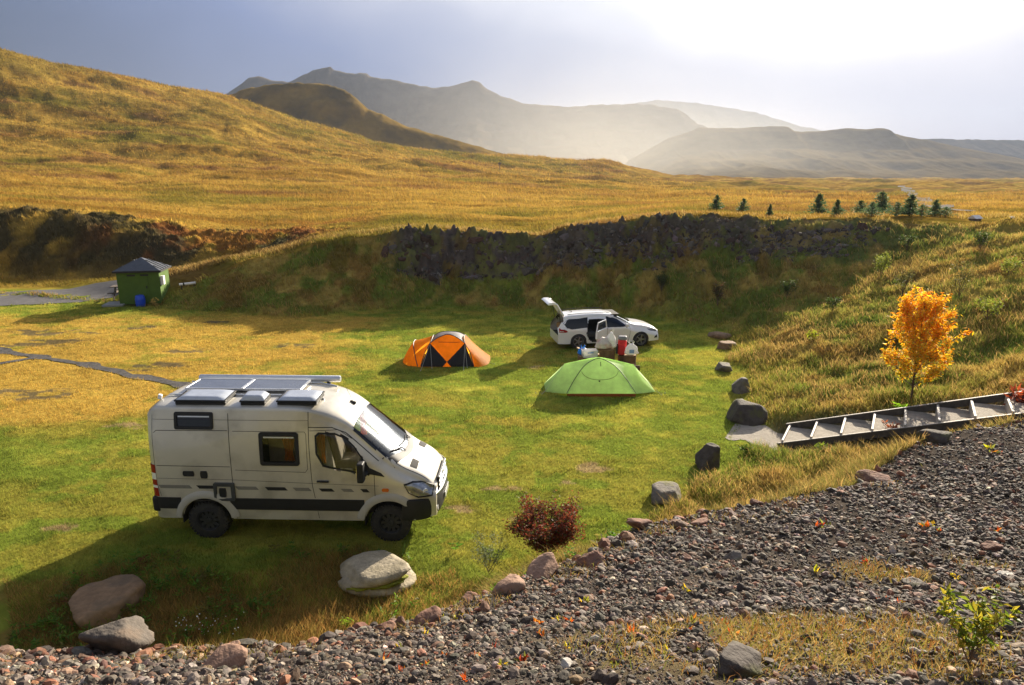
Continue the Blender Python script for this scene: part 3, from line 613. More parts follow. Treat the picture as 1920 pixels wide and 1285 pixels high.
    # wipers
    for y0 in (-.25, .42):
        w = MB(); pts = [(3.93-.24*((y0-.02)/.85)**2+.02, y0, 0)]+[(3.86-.24*((y0-.60*t)/.85)**2-.05*t, y0-.60*t, 0) for t in (.0, .3, .6, 1)]
        w.tube([(x, y, B.top(x, y)+.03) for x, y, _ in pts], .011, 5); w.build('wiper', BLACK, van)
    # bonnet vents, seams of the bonnet
    for s in (-1, 1):
        m = MB(); top_patch(m, B, [4.10+.02*k for k in range(9)], lambda x: (s*(.36-.02*(x-4.1)), s*(.66-.12*(x-4.1))), .008); m.build('bonnet_vent', INTER, van)
    for s in (-1, 1):
        m = MB(); L = [3.82+.04*k for k in range(19)]
        m.grid([[(x, s*(B.ws(x)*.955), B.top(x, B.ws(x)*.955)+.004) for x in L], [(x, s*(B.ws(x)*.94), B.top(x, B.ws(x)*.94)+.004) for x in L]])
        m.build('bonnet_gap', SEAM, van)
    # nose: grille with bright bars, badge, bumper
    m = MB(); m.box((4.705, 0, 1.05), (.05, 1.02, .30)); g = m.build('grille', BLACK, van, bevel=.03)
    m = MB()
    for z in (.98, 1.07, 1.16): m.box((4.735, 0, z), (.03, .98-.25*abs(z-1.07), .04))
    m.build('grille_bar', CHROME, g, bevel=.01)
    m = MB(); ro = [(4.738, .07*math.cos(a), 1.07+.07*math.sin(a)) for a in np.linspace(0, 2*math.pi, 25)]
    m.tube(ro, .010, 5)
    for k in range(3): a = math.pi/2+k*2*math.pi/3; m.tube([(4.748, 0, 1.07), (4.742, .066*math.cos(a), 1.07+.066*math.sin(a))], [.014, .005], 5)
    m.build('badge', CHROME, g)
    def plan(s): a = s*math.pi/2; return (3.98+.80*abs(math.cos(a))**.62, 1.005*math.copysign(abs(math.sin(a))**.72, s))
    S = np.linspace(-1, 1, 41); m = MB(); prof = [(.44, -.06), (.46, .0), (.52, .03), (.62, .04), (.72, .045), (.82, .035), (.885, .015), (.90, -.05)]
    def bump_row(z, e): return [(plan(s)[0]-.02+e*math.cos(s*math.pi/2), plan(s)[1]*(1+e*.6), z+(.02*abs(s))) for s in S]
    m.grid([bump_row(z, e) for z, e in prof]); bu = m.build('front_bumper', BLACK, van, smooth=True)
    m = MB(); m.grid([[(plan(s)[0]+.028+e, plan(s)[1]*1.005, z) for s in np.linspace(-.55, .55, 21)] for z, e in ((.885, -.03), (.90, .0), (.925, .0), (.935, -.04))]); m.build('bumper_strip', CHROME, bu, smooth=True)
    m = MB(); m.box((4.825, 0, .68), (.02, .52, .115)); pl = m.build('number_plate', WHITEL, bu)
    for s in (-1, 1):
        m = MB(); sx = [abs(plan(q)[0]) for q in (.5,)][0]; m.lathe([(.001, .02), (.055, .02), (.06, 0)], 14, 'x', M=Matrix.Translation((4.70, s*.66, .60))); m.build('fog_lamp', WHITEL, bu)
    # headlamps wrap the corner
    for s in (-1, 1):
        hp = [(4.02, 1.24), (4.12, 1.06), (4.32, .96), (4.62, .955), (4.64, 1.12), (4.45, 1.20), (4.2, 1.265)]
        m = MB(); side_patch(m, B, hp, .014, 8, 10, s); hl = m.build('headlight', mat('headlamp lens', (.35, .35, .34), rough=.08, coat=.8, metal=.6, var=.4, vscale=9), van, smooth=True)
        m = MB(); ring_patch(m, B, scale_poly(hp, .012), scale_poly(hp, -.012), .018, sgn=s); m.build('headlight_trim', BLACK, hl)
        m = MB(); y = s*(B.side(4.5, 1.03)+.012); m.lathe([(.001, .0), (.06, .0), (.066, -.02)], 16, 'x', M=Matrix.Translation((4.48, y, 1.05)) @ Matrix.Rotation(s*.9, 4, 'Z')); m.build('bulb_reflector', WHITEL, hl)
        m = MB(); side_patch(m, B, rrect(3.56, 3.70, 1.09, 1.16, .02), .014, 3, 4, s); m.build('side_indicator', ORANGEL, van)
    # side trim (both sides)
    for s in (-1, 1):
        m = MB()
        side_patch(m, B, [(.50, .66), (3.20, .66), (3.20, .905), (.50, .905)], .016, 4, 40, s)
        side_patch(m, B, [(-1.2, .66), (-.50, .66), (-.50, .905), (-1.2, .905)], .016, 4, 14, s)
        m.build('side_band', BLACK, van, smooth=True)
        for xw in (0, WB):
            m = MB(); rows = []
            for rr, e in ((.485, .0), (.488, .045), (.52, .05), (.60, .035), (.635, .001)):
                rows.append([(xw+rr*math.cos(a)*1.06, s*(B.side(max(-1.1, min(4.5, xw+rr*math.cos(a)*1.06)), .9)+e), max(.42, .42+rr*math.sin(a))) for a in np.linspace(rad(8), rad(172), 29)])
            m.grid(rows); m.build('wheel_arch_flare', VPAINT2, van, smooth=True)
            m = MB(); m.box((xw-.50, s*.86, .50), (.02, .26, .30)); m.build('mud_flap', BLACK, van)
            m = MB(); m.grid([[(xw+.50*math.cos(a), s*yy, .40+.50*math.sin(a)) for a in np.linspace(0, math.pi, 15)] for yy in (.45, .955)]); m.build('wheel_housing', INTER, van)
    side = [('stripe', BLACK, [(.56, .12)])]
    def para(x0, x1, z0=1.075, z1=1.145, sk=-.06): return [(x0-sk*.0, z1), (x1, z1), (x1-sk, z0), (x0-sk, z0)]
    for mt, L in ((BLACK, [(-.16, .30, 1.10, 1.17), (1.22, 1.62, 1.085, 1.155), (2.30, 2.56, 1.075, 1.14), (3.13, 3.26, 1.07, 1.14)]), (GREYTRIM, [(-1.06, -.30, 1.10, 1.17), (.62, 1.04, 1.09, 1.16), (1.78, 2.10, 1.08, 1.15), (2.74, 2.95, 1.075, 1.14)])):
        for a, b, z0, z1 in L:
            m = MB(); side_patch(m, B, para(a, b, z0, z1), .003, 2, 4); m.build('decal_stripe', mt, van)
    # window units on the near side
    for P, nm, gm, inn in ((midwin, 'side_window', GLASS, .05), (smallwin, 'rear_window', DGLASS, .035)):
        m = MB(); ring_patch(m, B, scale_poly(P, .02), scale_poly(P, -inn), .022, .03); fr = m.build(nm, BLACK, van, smooth=True)
        m = MB(); side_patch(m, B, scale_poly(P, -inn*.8), .004, 6, 8); m.build('window_pane', gm, fr, smooth=True)
        m = MB(); q = scale_poly(P, -inn); z1 = max(p[1] for p in q); x0, x1 = min(p[0] for p in q), max(p[0] for p in q); side_patch(m, B, [(x0+.02, z1-.045), (x1-.02, z1-.045), (x1-.02, z1-.02), (x0+.02, z1-.02)], .012, 2, 6); m.build('blind_rail', ALU, fr)
    m = MB(); side_patch(m, B, scale_poly(smallwin, -.03), -.004, 4, 6); m.build('window_blind', mat('blue grey blind', (.07, .09, .15), rough=.5, var=.2), van)
    for s in (-1, 1):
        m = MB(); side_patch(m, B, doorwin, .003, 8, 12, s); dg = m.build('door_window', GLASS, van, smooth=True)
        m = MB(); ring_patch(m, B, scale_poly(doorwin, .018), scale_poly(doorwin, -.022), .007, .02, s); m.build('door_window_seal', BLACK, dg, smooth=True)
        m = MB(); side_patch(m, B, [(3.12, 1.68), (3.26, 1.47), (3.62, 1.40), (3.64, 1.43)], .012, 4, 6, s); ms = m.build('mirror_mount', BLACK, van)
        m = MB(); m.box((3.22, s*1.20, 1.60), (.13, .20, .40)); m.box((3.28, s*1.04, 1.50), (.06, .24, .06)); mi = m.build('wing_mirror', BLACK, van, bevel=.045, seg=3)
        m = MB(); m.box((3.152, s*1.20, 1.62), (.006, .15, .26)); m.build('mirror_glass', CHROME, mi)
        m = MB(); m.box((2.40, s*(B.side(2.40, 1.30)+.03), 1.30), (.24, .03, .04)); m.build('door_handle', BLACK, van, bevel=.01)
    # seams
    m = MB()
    for s in (-1, 1):
        for pts, w in (([(.585, 2.66), (.585, .93)], .012), ([(2.16, 2.70), (2.16, 2.0), (2.18, 1.2), (2.22, .93)], .012), ([(-1.06, 2.62), (-1.09, 2.2), (-1.09, 1.2), (-1.0, .93)], .010),
                       ([(-1.05, 2.53), (2.16, 2.53)], .007), ([(-1.06, 1.315), (.585, 1.30), (2.2, 1.245), (3.5, 1.21)], .007), ([(3.42, 1.43), (3.42, .93)], .012),
                       ([(2.18, 2.33), (2.72, 2.33), (2.98, 2.14)], .010), ([(2.16, 2.40), (2.60, 2.38), (2.86, 2.26), (3.5, 1.69)], .016)):
            seam(m, B, pts, w, .003, s)
    for a, b in ((-.98, .56), ):
        seam(m, B, [(a-.06, 2.26), (a+.02, 2.31), (b, 2.32)], .012); seam(m, B, [(a-.06, 1.585), (b, 1.575)], .012)
    seam(m, B, [(.66, 2.31), (1.1, 2.31), (2.08, 2.31), (2.11, 2.26), (2.11, 1.55), (2.06, 1.48), (.66, 1.51)], .009)
    seam(m, B, [(.60, .64), (.60, .45)], .01); seam(m, B, [(2.25, .64), (2.27, .48)], .01)
    m.build('panel_gap', SEAM, van)
    # sockets, step frame, rear lamps
    for r in (rrect(-.40, -.17, 1.365, 1.475, .015), rrect(-.05, .095, 1.325, 1.48, .015)):
        m = MB(); side_patch(m, B, r, .012, 3, 4); m.build('service_socket', BLACK, van)
    m = MB(); ring_patch(m, B, rrect(.20, .62, .86, 1.24, .03), rrect(.25, .55, .90, 1.17, .02), .045, .02); sf = m.build('step_frame', mat('dark grey frame', (.045, .048, .052), rough=.5, var=.2), van)
    m = MB(); side_patch(m, B, rrect(.30, .44, .93, 1.12, .01), .03, 2, 3); m.build('step_plate', BLACK, sf)
    m = MB(); side_patch(m, B, rrect(.25, .55, .90, 1.17, .01), .006, 2, 3); m.build('step_recess', VPAINT2, sf)
    for s in (-1, 1):
        tl = None
        for z0, z1, mt in ((1.42, 1.60, REDL), (1.28, 1.42, WHITEL), (1.155, 1.28, REDL), (1.10, 1.155, WHITEL), (.92, 1.10, REDL)):
            m = MB(); rows = []
            for z in np.linspace(z0, z1, 4):
                lean = .06*max(0, 1.3-z)
                rows.append([(-1.085+lean, s*(B.side(-1.08, z)+.008), z), (-1.16, s*(B.side(-1.16, z)+.012), z), (-1.235, s*(B.side(-1.2, z)+.004), z), (-1.262, s*(B.side(-1.2, z)-.04), z), (-1.262, s*(B.side(-1.2, z)-.16), z)])
            m.grid(rows); tl = m.build('tail_light', mt, van, smooth=True)
    m = MB(); m.box((-1.19, 0, .74), (.24, 1.98, .34)); m.build('rear_bumper', BLACK, van, bevel=.06, seg=3)
    m = MB(); m.box((-1.30, 0, 1.5), (.10, .5, .6)); m.build('rear_carrier', BLACK, van, bevel=.03)
    # under-body and cabin
    m = MB(); m.box((1.75, 0, .55), (5.6, 1.2, .24)); m.box((0, 0, .42), (.16, 1.5, .16)); m.box((WB, 0, .42), (.16, 1.5, .16)); m.build('chassis', INTER, van)
    m = MB(); m.box((.55, 0, .80), (3.2, 1.84, .04)); m.box((-1.0, 0, 1.6), (.06, 1.7, 1.7)); m.box((2.15, .45, 1.6), (.05, .8, 1.5)); m.box((.9, .80, 1.6), (3.2, .05, 1.6)); m.box((2.75, 0, .92), (1.6, 1.8, .05)); m.box((3.55, 0, 1.28), (.60, 1.58, .30), R=(0, .18, 0)); m.build('cabin', INTER, van)
    for y in (-.45, .42):
        m = MB(); m.box((2.55, y, 1.12), (.52, .50, .24)); m.box((2.30, y, 1.55), (.16, .48, .72), R=(0, -.2, 0)); m.box((2.21, y, 2.02), (.11, .28, .22), R=(0, -.2, 0)); m.build('front_seat', BEIGEIN, van, bevel=.06, seg=3)
    m = MB(); wr = [(3.20-.12*math.sin(a), .42+.19*math.cos(a), 1.42+.17*math.sin(a)) for a in np.linspace(0, 2*math.pi, 25)]; m.tube(wr, .016, 6); m.tube([(3.20, .42, 1.42), (3.36, .42, 1.34)], .03, 6); m.build('steering_wheel', BLACK, van)
    def curtain(x0, x1, y, z0, z1, pinch):
        m = MB(); m.grid([[((x0+(x1-x0)*(.5+(u-.5)*(1-pinch*(1-abs(t-.30)/.70)))), y+.025*math.sin(u*24), z0+(z1-z0)*t) for u in np.linspace(0, 1, 25)] for t in np.linspace(0, 1, 9)]); m.build('curtain', CURT, van, smooth=True)
    curtain(1.50, 1.84, -.72, 1.60, 2.25, .55); curtain(2.22, 2.42, -.70, 1.55, 2.22, .3); curtain(2.72, 2.90, .74, 1.60, 2.3, .3)
    m = MB(); m.box((1.35, .1, 1.5), (.5, .9, .9)); m.build('cupboard', BEIGEIN, van, bevel=.02)
    # roof furniture
    def hatch(x0, x1, y0, y1, h, dome, nm='roof_hatch'):
        zc = B.top((x0+x1)/2, (y0+y1)/2); cx, cy = (x0+x1)/2, (y0+y1)/2; t0 = math.atan2(B.top(cx, y1)-B.top(cx, y0), y1-y0)
        m = MB(); R = Matrix.Translation((cx, cy, zc+.0)) @ Matrix.Rotation(t0, 4, 'X')
        m.box((0, 0, .02), (x1-x0, y1-y0, .06), M=R); m.box((0, 0, .075), (x1-x0+.03, y1-y0+.03, .035), M=R); f = m.build(nm, BLACK, van, bevel=.015)
        m = MB(); N = 12; rows = []
        for i in range(N+1):
            row = []
            for j in range(N+1):
                u, v = -1+2*i/N, -1+2*j/N; k = (1-u**4)*(1-v**4); row.append((u*(x1-x0)/2*.96, v*(y1-y0)/2*.96, .094+dome*(min(1, 1.5*k)**.6)))
            rows.append(row)
        m.grid(rows, M=R); m.build('hatch_lid', DOME, f, smooth=True, angle=80)
    hatch(-.50, .50, -.78, -.26, .1, .05); hatch(1.52, 2.30, -.76, -.22, .1, .05); hatch(.80, 1.28, -.78, -.44, .1, .09, 'roof_vent')
    for x0, x1 in ((-.64, .54), (.57, 1.76)):
        m = MB(); m.box(((x0+x1)/2, .22, 2.895), (x1-x0, .66, .035)); sp = m.build('solar_panel', SOLAR, van)
        m = MB()
        for yy in (-.11, .55): m.box(((x0+x1)/2, yy, 2.897), (x1-x0+.02, .025, .045))
        for xx in (x0, x1): m.box((xx, .22, 2.897), (.025, .66, .045))
        m.box((x0+.2, .22, 2.855), (.04, .66, .06)); m.box((x1-.2, .22, 2.855), (.04, .66, .06)); m.build('panel_frame', ALU, sp)
    m = MB(); m.lathe([(.001, -.80), (.06, -.80), (.072, -.78), (.072, 2.34), (.06, 2.36), (.001, 2.36)], 16, 'x', M=Matrix.Translation((0, .76, 2.875))); aw = m.build('awning', ALU, van, smooth=True, angle=50)
    for x in (-.4, .9, 2.1):
        m = MB(); m.box((x, .76, 2.77), (.06, .10, .10)); m.build('awning_bracket', BLACK, aw)
    m = MB()
    for y in (-.30, .62):
        m.tube([(-.95, y, B.top(-.95, y)+.03), (1.95, y, B.top(1.9, y)+.03), (2.32, y, B.top(2.32, y)+.012)], .016, 6)
    m.build('roof_rail', ALU, van)
    m = MB(); m.box((2.80, .06, B.top(2.80, 0)+.02), (.13, .05, .05), R=(0, .35, 0)); m.tube([(2.80, .06, B.top(2.80, 0)+.03), (2.66, .06, B.top(2.80, 0)+.36)], .004, 5); m.build('antenna', BLACK, van, bevel=.008)
    m = MB(); m.box((-1.12, -.45, 2.84), (.10, .10, .10), R=(0, .3, .4)); m.build('rear_camera', WHITEL, van, bevel=.02)
    # wheels
    for x in (0, WB):
        for s in (-1, 1):
            w = wheel(van, (x, s*.86, .392), .392, .26, .225, 10, blocks=34, face=s)
    for o in van.children_recursive:                  # overhangs shorter than first drawn
        if o.name.startswith(('wheel', 'rim')) and 'arch' not in o.name and 'hous' not in o.name: continue
        n = len(o.data.vertices); a = np.empty(n*3, np.float32); o.data.vertices.foreach_get('co', a); a = a.reshape(-1, 3)
        a[:, 0] = np.where(a[:, 0] > 3.9, 3.9+(a[:, 0]-3.9)*.88, np.where(a[:, 0] < -.55, -.55+(a[:, 0]+.55)*.74, a[:, 0])); o.data.vertices.foreach_set('co', a.ravel())
    return van
build_van()
# ================================================================== WHITE ESTATE CAR
CPAINT = mat('white car paint', (.80, .80, .79), rough=.22, coat=.8, var=.03, vscale=1.5)
ALLOY = mat('alloy rim', (.30, .30, .31), rough=.4, metal=.7, var=.2, vscale=10)
def build_car():
    hd = math.radians(9); car = thing('estate_car', 'white estate car with raised tailgate and open rear door', 'car', (2.66, 28.75, 0.0), hd)
    WB = 2.73
    def zb(x):
        c = [math.sqrt(max(0, .36**2-(x-xw)**2)) for xw in (0, WB)]; a = max([.31+q for q in c if q > 0] or [0]); return (.24, max(.24, a))
    def pf(x):
        if x < -.5: return 1-.10*((-.5-x)/.48)**2.2
        return 1 if x < 2.75 else 1-.20*((x-2.75)/.86)**2.2
    B = Body([(-1.0, .82), (-.92, .96), (-.80, 1.12), (-.62, 1.27), (0, 1.32), (.9, 1.34), (1.4, 1.30), (1.75, 1.20), (2.1, 1.04), (2.40, .90), (2.9, .80), (3.3, .70), (3.58, .56)],
             [(-1.0, .92), (-.90, 1.06), (-.80, 1.22), (-.66, 1.38), (-.3, 1.43), (.6, 1.47), (1.2, 1.46), (1.55, 1.41), (1.9, 1.27), (2.30, 1.07), (2.48, 1.0), (2.9, .95), (3.25, .86), (3.5, .74), (3.60, .64)],
             [(-1.0, .66), (-.8, .62), (0, .58), (1.3, .56), (1.8, .60), (2.3, .72), (2.5, .76), (3.2, .70), (3.6, .58)], .905, pf, zb, z0=.84, q=1.35, w=.06)
    DO = [(.34, .66), (.44, .42), (.58, .30), (1.22, .30), (1.22, 1.22), (.46, 1.22), (.38, .95)]
    xs = [round(-1.0+.035*i, 4) for i in range(132)]; rings = [B.ring(x, 22, 10) for x in xs]; n = len(rings[0]); nz, na = 22, 10
    body, ws = MB(), MB(); body.v = [p for r in rings for p in r]; ws.v = list(body.v)
    for i in range(len(xs)-1):
        for j in range(n-1):
            q = (i*n+j, i*n+j+1, (i+1)*n+j+1, (i+1)*n+j); c = [sum(body.v[k][a] for k in q)/4 for a in range(3)]
            if nz < j < nz+2*na-1 and 1.60 < c[0] < 2.40-.18*(c[1]/.75)**2 and abs(c[1]) < .66: ws.f.append(q); continue
            if c[1] < 0 and j < nz and inside(DO, c[0], c[2]): continue
            if c[0] < -.70 and abs(c[1]) < .64 and c[2] > .60 and j > 5: continue
            body.f.append(q)
    last = (len(xs)-1)*n; body.f.append(tuple(last+k for k in range(n-1, -1, -1)))
    # rear end below the load sill
    b0 = rings[0]; low = [p for p in b0 if p[2] <= .62]
    L = [p for p in low if p[1] < 0]; R = [(p[0], -p[1], p[2]) for p in L]
    body.grid([L, R])
    bo = body.build('body', CPAINT, car, smooth=True, angle=55)
    for P in (ws,):
        o = ws.build('windshield', glass_mat('car windscreen', (.25, .28, .28), 1.7), car, smooth=True); bm = bmesh.new(); bm.from_mesh(o.data); bmesh.ops.delete(bm, geom=[v for v in bm.verts if not v.link_faces], context='VERTS'); bm.to_mesh(o.data); bm.free()
    DG = glass_mat('car side glass', (.04, .045, .05), 1.6)
    rw = [(-.72, 1.10), (-.55, .93), (-.30, .885), (.36, .89), (.42, 1.29), (-.30, 1.26), (-.55, 1.22)]
    fw = [(1.26, .885), (2.10, .865), (2.14, .91), (1.72, 1.19), (1.45, 1.285), (1.26, 1.30)]
    dw = [(.28, .885), (1.20, .885), (1.20, 1.30), (.28, 1.30)]
    for s in (-1, 1):
        for P, nm in ((rw, 'quarter_window'), (fw, 'front_window')) + (((dw, 'rear_side_window'),) if s == 1 else ()):
            m = MB(); side_patch(m, B, P, .004, 8, 10, s); g = m.build(nm, INTER if False else DG, car, smooth=True)
            m = MB(); side_patch(m, B, scale_poly(P, .018), .001, 8, 10, s); m.build('window_trim', BLACK, g, smooth=True)
        for sp in ([(1.24, 1.3), (1.24, .30)], [(2.24, .92), (2.24, .6), (2.18, .30)]):
            m = MB(); seam(m, B, sp, .012, .003, s); m.build('door_gap', SEAM, car)
        m = MB(); m.box((1.42, s*(B.side(1.42, .82)+.02), .82), (.18, .03, .03)); m.build('door_handle', CPAINT, car, bevel=.008)
        m = MB(); m.box((2.06, s*1.0, 1.0), (.13, .20, .13)); m.build('wing_mirror', CPAINT, car, bevel=.04, seg=3)
        hp = [(3.02, .76), (3.14, .68), (3.46, .60), (3.52, .66), (3.30, .74)]
        m = MB(); side_patch(m, B, hp, .008, 5, 6, s); m.build('headlight', mat('car headlamp', (.10, .10, .11), rough=.1, coat=.8, var=.4, vscale=12), car)
        tp = [(-.97, .74), (-.93, .90), (-.62, .86), (-.50, .77), (-.62, .74)]
        m = MB(); side_patch(m, B, tp, .012, 5, 6, s); tl = m.build('tail_light', REDL, car, smooth=True)
        m = MB(); side_patch(m, B, [(-.93, .775), (-.72, .775), (-.74, .80), (-.93, .81)], .016, 2, 4, s); m.build('reversing_lamp', WHITEL, tl)
        m = MB(); m.tube([(-.45, s*.57, 1.44), (.2, s*.565, 1.485), (1.2, s*.55, 1.485), (1.4, s*.55, 1.455)], .014, 5); m.build('roof_rail', BLACK, car)
        for xw in (0, WB):
            m = MB(); m.grid([[(xw+.36*math.cos(a), s*yy, .31+.36*math.sin(a)) for a in np.linspace(0, math.pi, 13)] for yy in (.4, .88)]); m.build('wheel_housing', INTER, car)
            wheel(car, (xw, s*.80, .325), .325, .21, .225, 5, face=s, rim_mat=ALLOY)
    m = MB(); m.box((3.575, 0, .62), (.03, .72, .13)); g = m.build('grille', BLACK, car, bevel=.02)
    m = MB(); m.box((3.50, 0, .30), (.22, 1.3, .16)); m.build('front_bumper', BLACK, car, bevel=.05)
    for s in (-1, 1):
        m = MB(); side_patch(m, B, [(3.34, .36), (3.50, .36), (3.52, .48), (3.40, .44)], .010, 3, 4, s); m.build('air_intake', BLACK, car)
    m = MB(); m.tube([(-.1, 0, 1.455), (-.3, 0, 1.53)], [.02, .006], 5); m.build('antenna', BLACK, car)
    m = MB(); m.tube([(2.38-.18*(y/.75)**2, y, B.top(2.36, y)+.02) for y in np.linspace(-.6, .05, 8)], .012, 5); m.build('wiper', BLACK, car)
    # cabin seen through the openings
    m = MB(); m.box((.95, 0, .27), (3.3, 1.5, .06)); m.box((-.45, 0, .50), (.95, 1.25, .06)); m.box((1.0, .82, .7), (2.4, .04, .9)); m.box((.9, 0, 1.375), (1.9, 1.0, .03)); m.box((2.2, 0, .75), (.4, 1.4, .3)); m.build('cabin', INTER, car)
    for y in (-.38, .38):
        m = MB(); m.box((1.55, y, .52), (.5, .46, .2)); m.box((1.28, y, .85), (.16, .44, .62), R=(0, -.22, 0)); m.box((1.18, y, 1.22), (.09, .26, .17), R=(0, -.2, 0)); m.build('front_seat', INTER, car, bevel=.05)
    m = MB(); m.box((.55, 0, .55), (.5, 1.3, .2)); m.box((.26, 0, .85), (.15, 1.3, .58), R=(0, -.25, 0)); m.build('rear_seat', mat('grey seat cloth', (.09, .088, .08), rough=.9, var=.2), car, bevel=.05)
    # open rear door swung out towards the tent
    dr = bpy.data.objects.new('rear_door', None); COL.objects.link(dr); dr.parent = car; dr.location = (1.22, -.90, 0); dr.rotation_euler = (0, 0, rad(48))
    D2 = [(-.05, .28), (-.05, .93), (-1.0, .93), (-1.04, .62), (-.72, .30)]
    m = MB(); T = Matrix(((1, 0, 0, 0), (0, 0, -1, .04), (0, 1, 0, 0), (0, 0, 0, 1))); m.prism(D2, .09, T); dp = m.build('door_panel', CPAINT, dr, bevel=.02)
    m = MB()
    fr = [(-.05, .93), (-.10, 1.25), (-.82, 1.24), (-1.0, .93)]
    for a, b in zip(fr, fr[1:]): m.tube([(a[0], .10*(a[1]-.93), a[1]), (b[0], .10*(b[1]-.93), b[1])], .026, 6)
    m.build('door_frame', CPAINT, dr, smooth=True)
    m = MB(); m.add([(x, .10*(z-.93), z) for x, z in fr], [(0, 1, 2, 3)]); m.build('door_glass', glass_mat('door glass', (.30, .33, .36), 1.6), dr)
    m = MB(); m.box((-.5, .055, .68), (.8, .03, .34)); m.build('door_lining', INTER, dr, bevel=.02)
    # tailgate
    tg = bpy.data.objects.new('tailgate', None); COL.objects.link(tg); tg.parent = car; tg.location = (-.60, 0, 1.41)
    prof = [(0, 0), (-.13, .20), (-.27, .42), (-.33, .50)]; m = MB()
    for s in (-1, 1): m.tube([(x, s*(.52+.05*i), z) for i, (x, z) in enumerate(prof)], .045, 6)
    m.tube([(prof[0][0], -.52, prof[0][1]), (prof[0][0], .52, prof[0][1])], .05, 6); m.build('tailgate_frame', CPAINT, tg, smooth=True)
    m = MB(); m.grid([[(x, y*(.52+.05*i), z) for y in np.linspace(-1, 1, 7)] for i, (x, z) in enumerate(prof)]); m.build('rear_window', DG, tg, smooth=True)
    m = MB(); lp = [(-.31, .52), (-.40, .57), (-.62, .56), (-.70, .50), (-.66, .46), (-.45, .47), (-.34, .46)]
    m.grid([[(x, y*.66, z) for x, z in lp+lp[:1]] for y in np.linspace(-1, 1, 9)]); m.f.append(tuple(range(7))); m.build('tailgate_panel', CPAINT, tg, smooth=True, bevel=.01)
    for s in (-1, 1):
        m = MB(); m.box((-.50, s*.52, .475), (.2, .14, .05)); m.build('tail_light', REDL, tg)
        m = MB(); m.tube([(-.12, s*.56, -.30), (-.20, s*.60, .22)], .014, 5); m.build('gas_strut', BLACK, tg)
    m = MB(); m.box((-.62, -.20, .86), (.36, .5, .34)); m.box((-.55, .3, .80), (.4, .35, .24)); lg = m.build('boot_luggage', mat('brown luggage', (.25, .14, .05), rough=.8, var=.3), car, bevel=.05)
    for o in car.children_recursive:
        if o.type != 'MESH' or o.parent.name.startswith(('tailgate', 'rear_door')) or (o.name.startswith(('wheel', 'rim')) and 'hous' not in o.name): continue
        n = len(o.data.vertices); a = np.empty(n*3, np.float32); o.data.vertices.foreach_get('co', a); a = a.reshape(-1, 3)
        a[:, 0] = np.where(a[:, 0] < -.3, -.3+(a[:, 0]+.3)*.80, a[:, 0]); o.data.vertices.foreach_set('co', a.ravel())
    return car
build_car()
# ================================================================== TENTS
def panel(mb, A, Bc, sag=0.0, n=8, up=(0, 0, 1), c=None):
    """ruled cloth between two curves of equal count, bulged along a direction"""
    A = [Vector(p) for p in A]; Bc = [Vector(p) for p in Bc]; rows = []
    cen = c
    for i in range(n+1):
        t = i/n; row = []
        for k, (a, b) in enumerate(zip(A, Bc)):
            p = a.lerp(b, t)
            if sag:
                d = (p-cen) if cen is not None else Vector(up); d = d.normalized(); p = p+d*sag*4*t*(1-t)
            row.append(tuple(p))
        rows.append(row)
    mb.grid(rows)
def curve(P, n=12):
    """smooth curve through points (Catmull-Rom)"""
    P = [Vector(p) for p in P]; Q = [P[0]*2-P[1]]+P+[P[-1]*2-P[-2]]; out = []
    m = len(P)-1
    for i in range(n+1):
        s = i/n*m; k = min(int(s), m-1); t = s-k; a, b, c, d = Q[k:k+4]
        out.append(.5*((2*b)+(c-a)*t+(2*a-5*b+4*c-d)*t*t+(3*b-a-3*c+d)*t**3))
    return out
def cloth(name, c, tr=.35): return mat(name, c, rough=.6, var=.14, vscale=3.5, bump=.6, bscale=3.5, transl=tr, spec=.2, dist=.04)
ORCL = cloth('orange tent cloth', (.93, .40, .025), .75); BKCL = cloth('black tent cloth', (.02, .02, .022), .05); GYCL = cloth('grey tent cloth', (.26, .265, .28), .3)
GRCL = cloth('green tent cloth', (.60, .78, .40), .74); REDCL = cloth('red brown groundsheet', (.28, .07, .025), .1)
POLE = mat('dark pole sleeve', (.03, .03, .035), rough=.5, var=.1); CORD = mat('pale cord', (.45, .44, .40), rough=.8, var=.1)
def rope(parent, a, b, r=.006):
    m = MB(); a, b = Vector(a), Vector(b); m.tube([a, a.lerp(b, .5)-Vector((0, 0, .012)), b], r, 4); m.build('guy_rope', CORD, parent)
    g = MB(); g.tube([b+Vector((0, 0, .05)), b+Vector((.01, 0, -.04))], .008, 5); g.build('peg', ALU, parent)
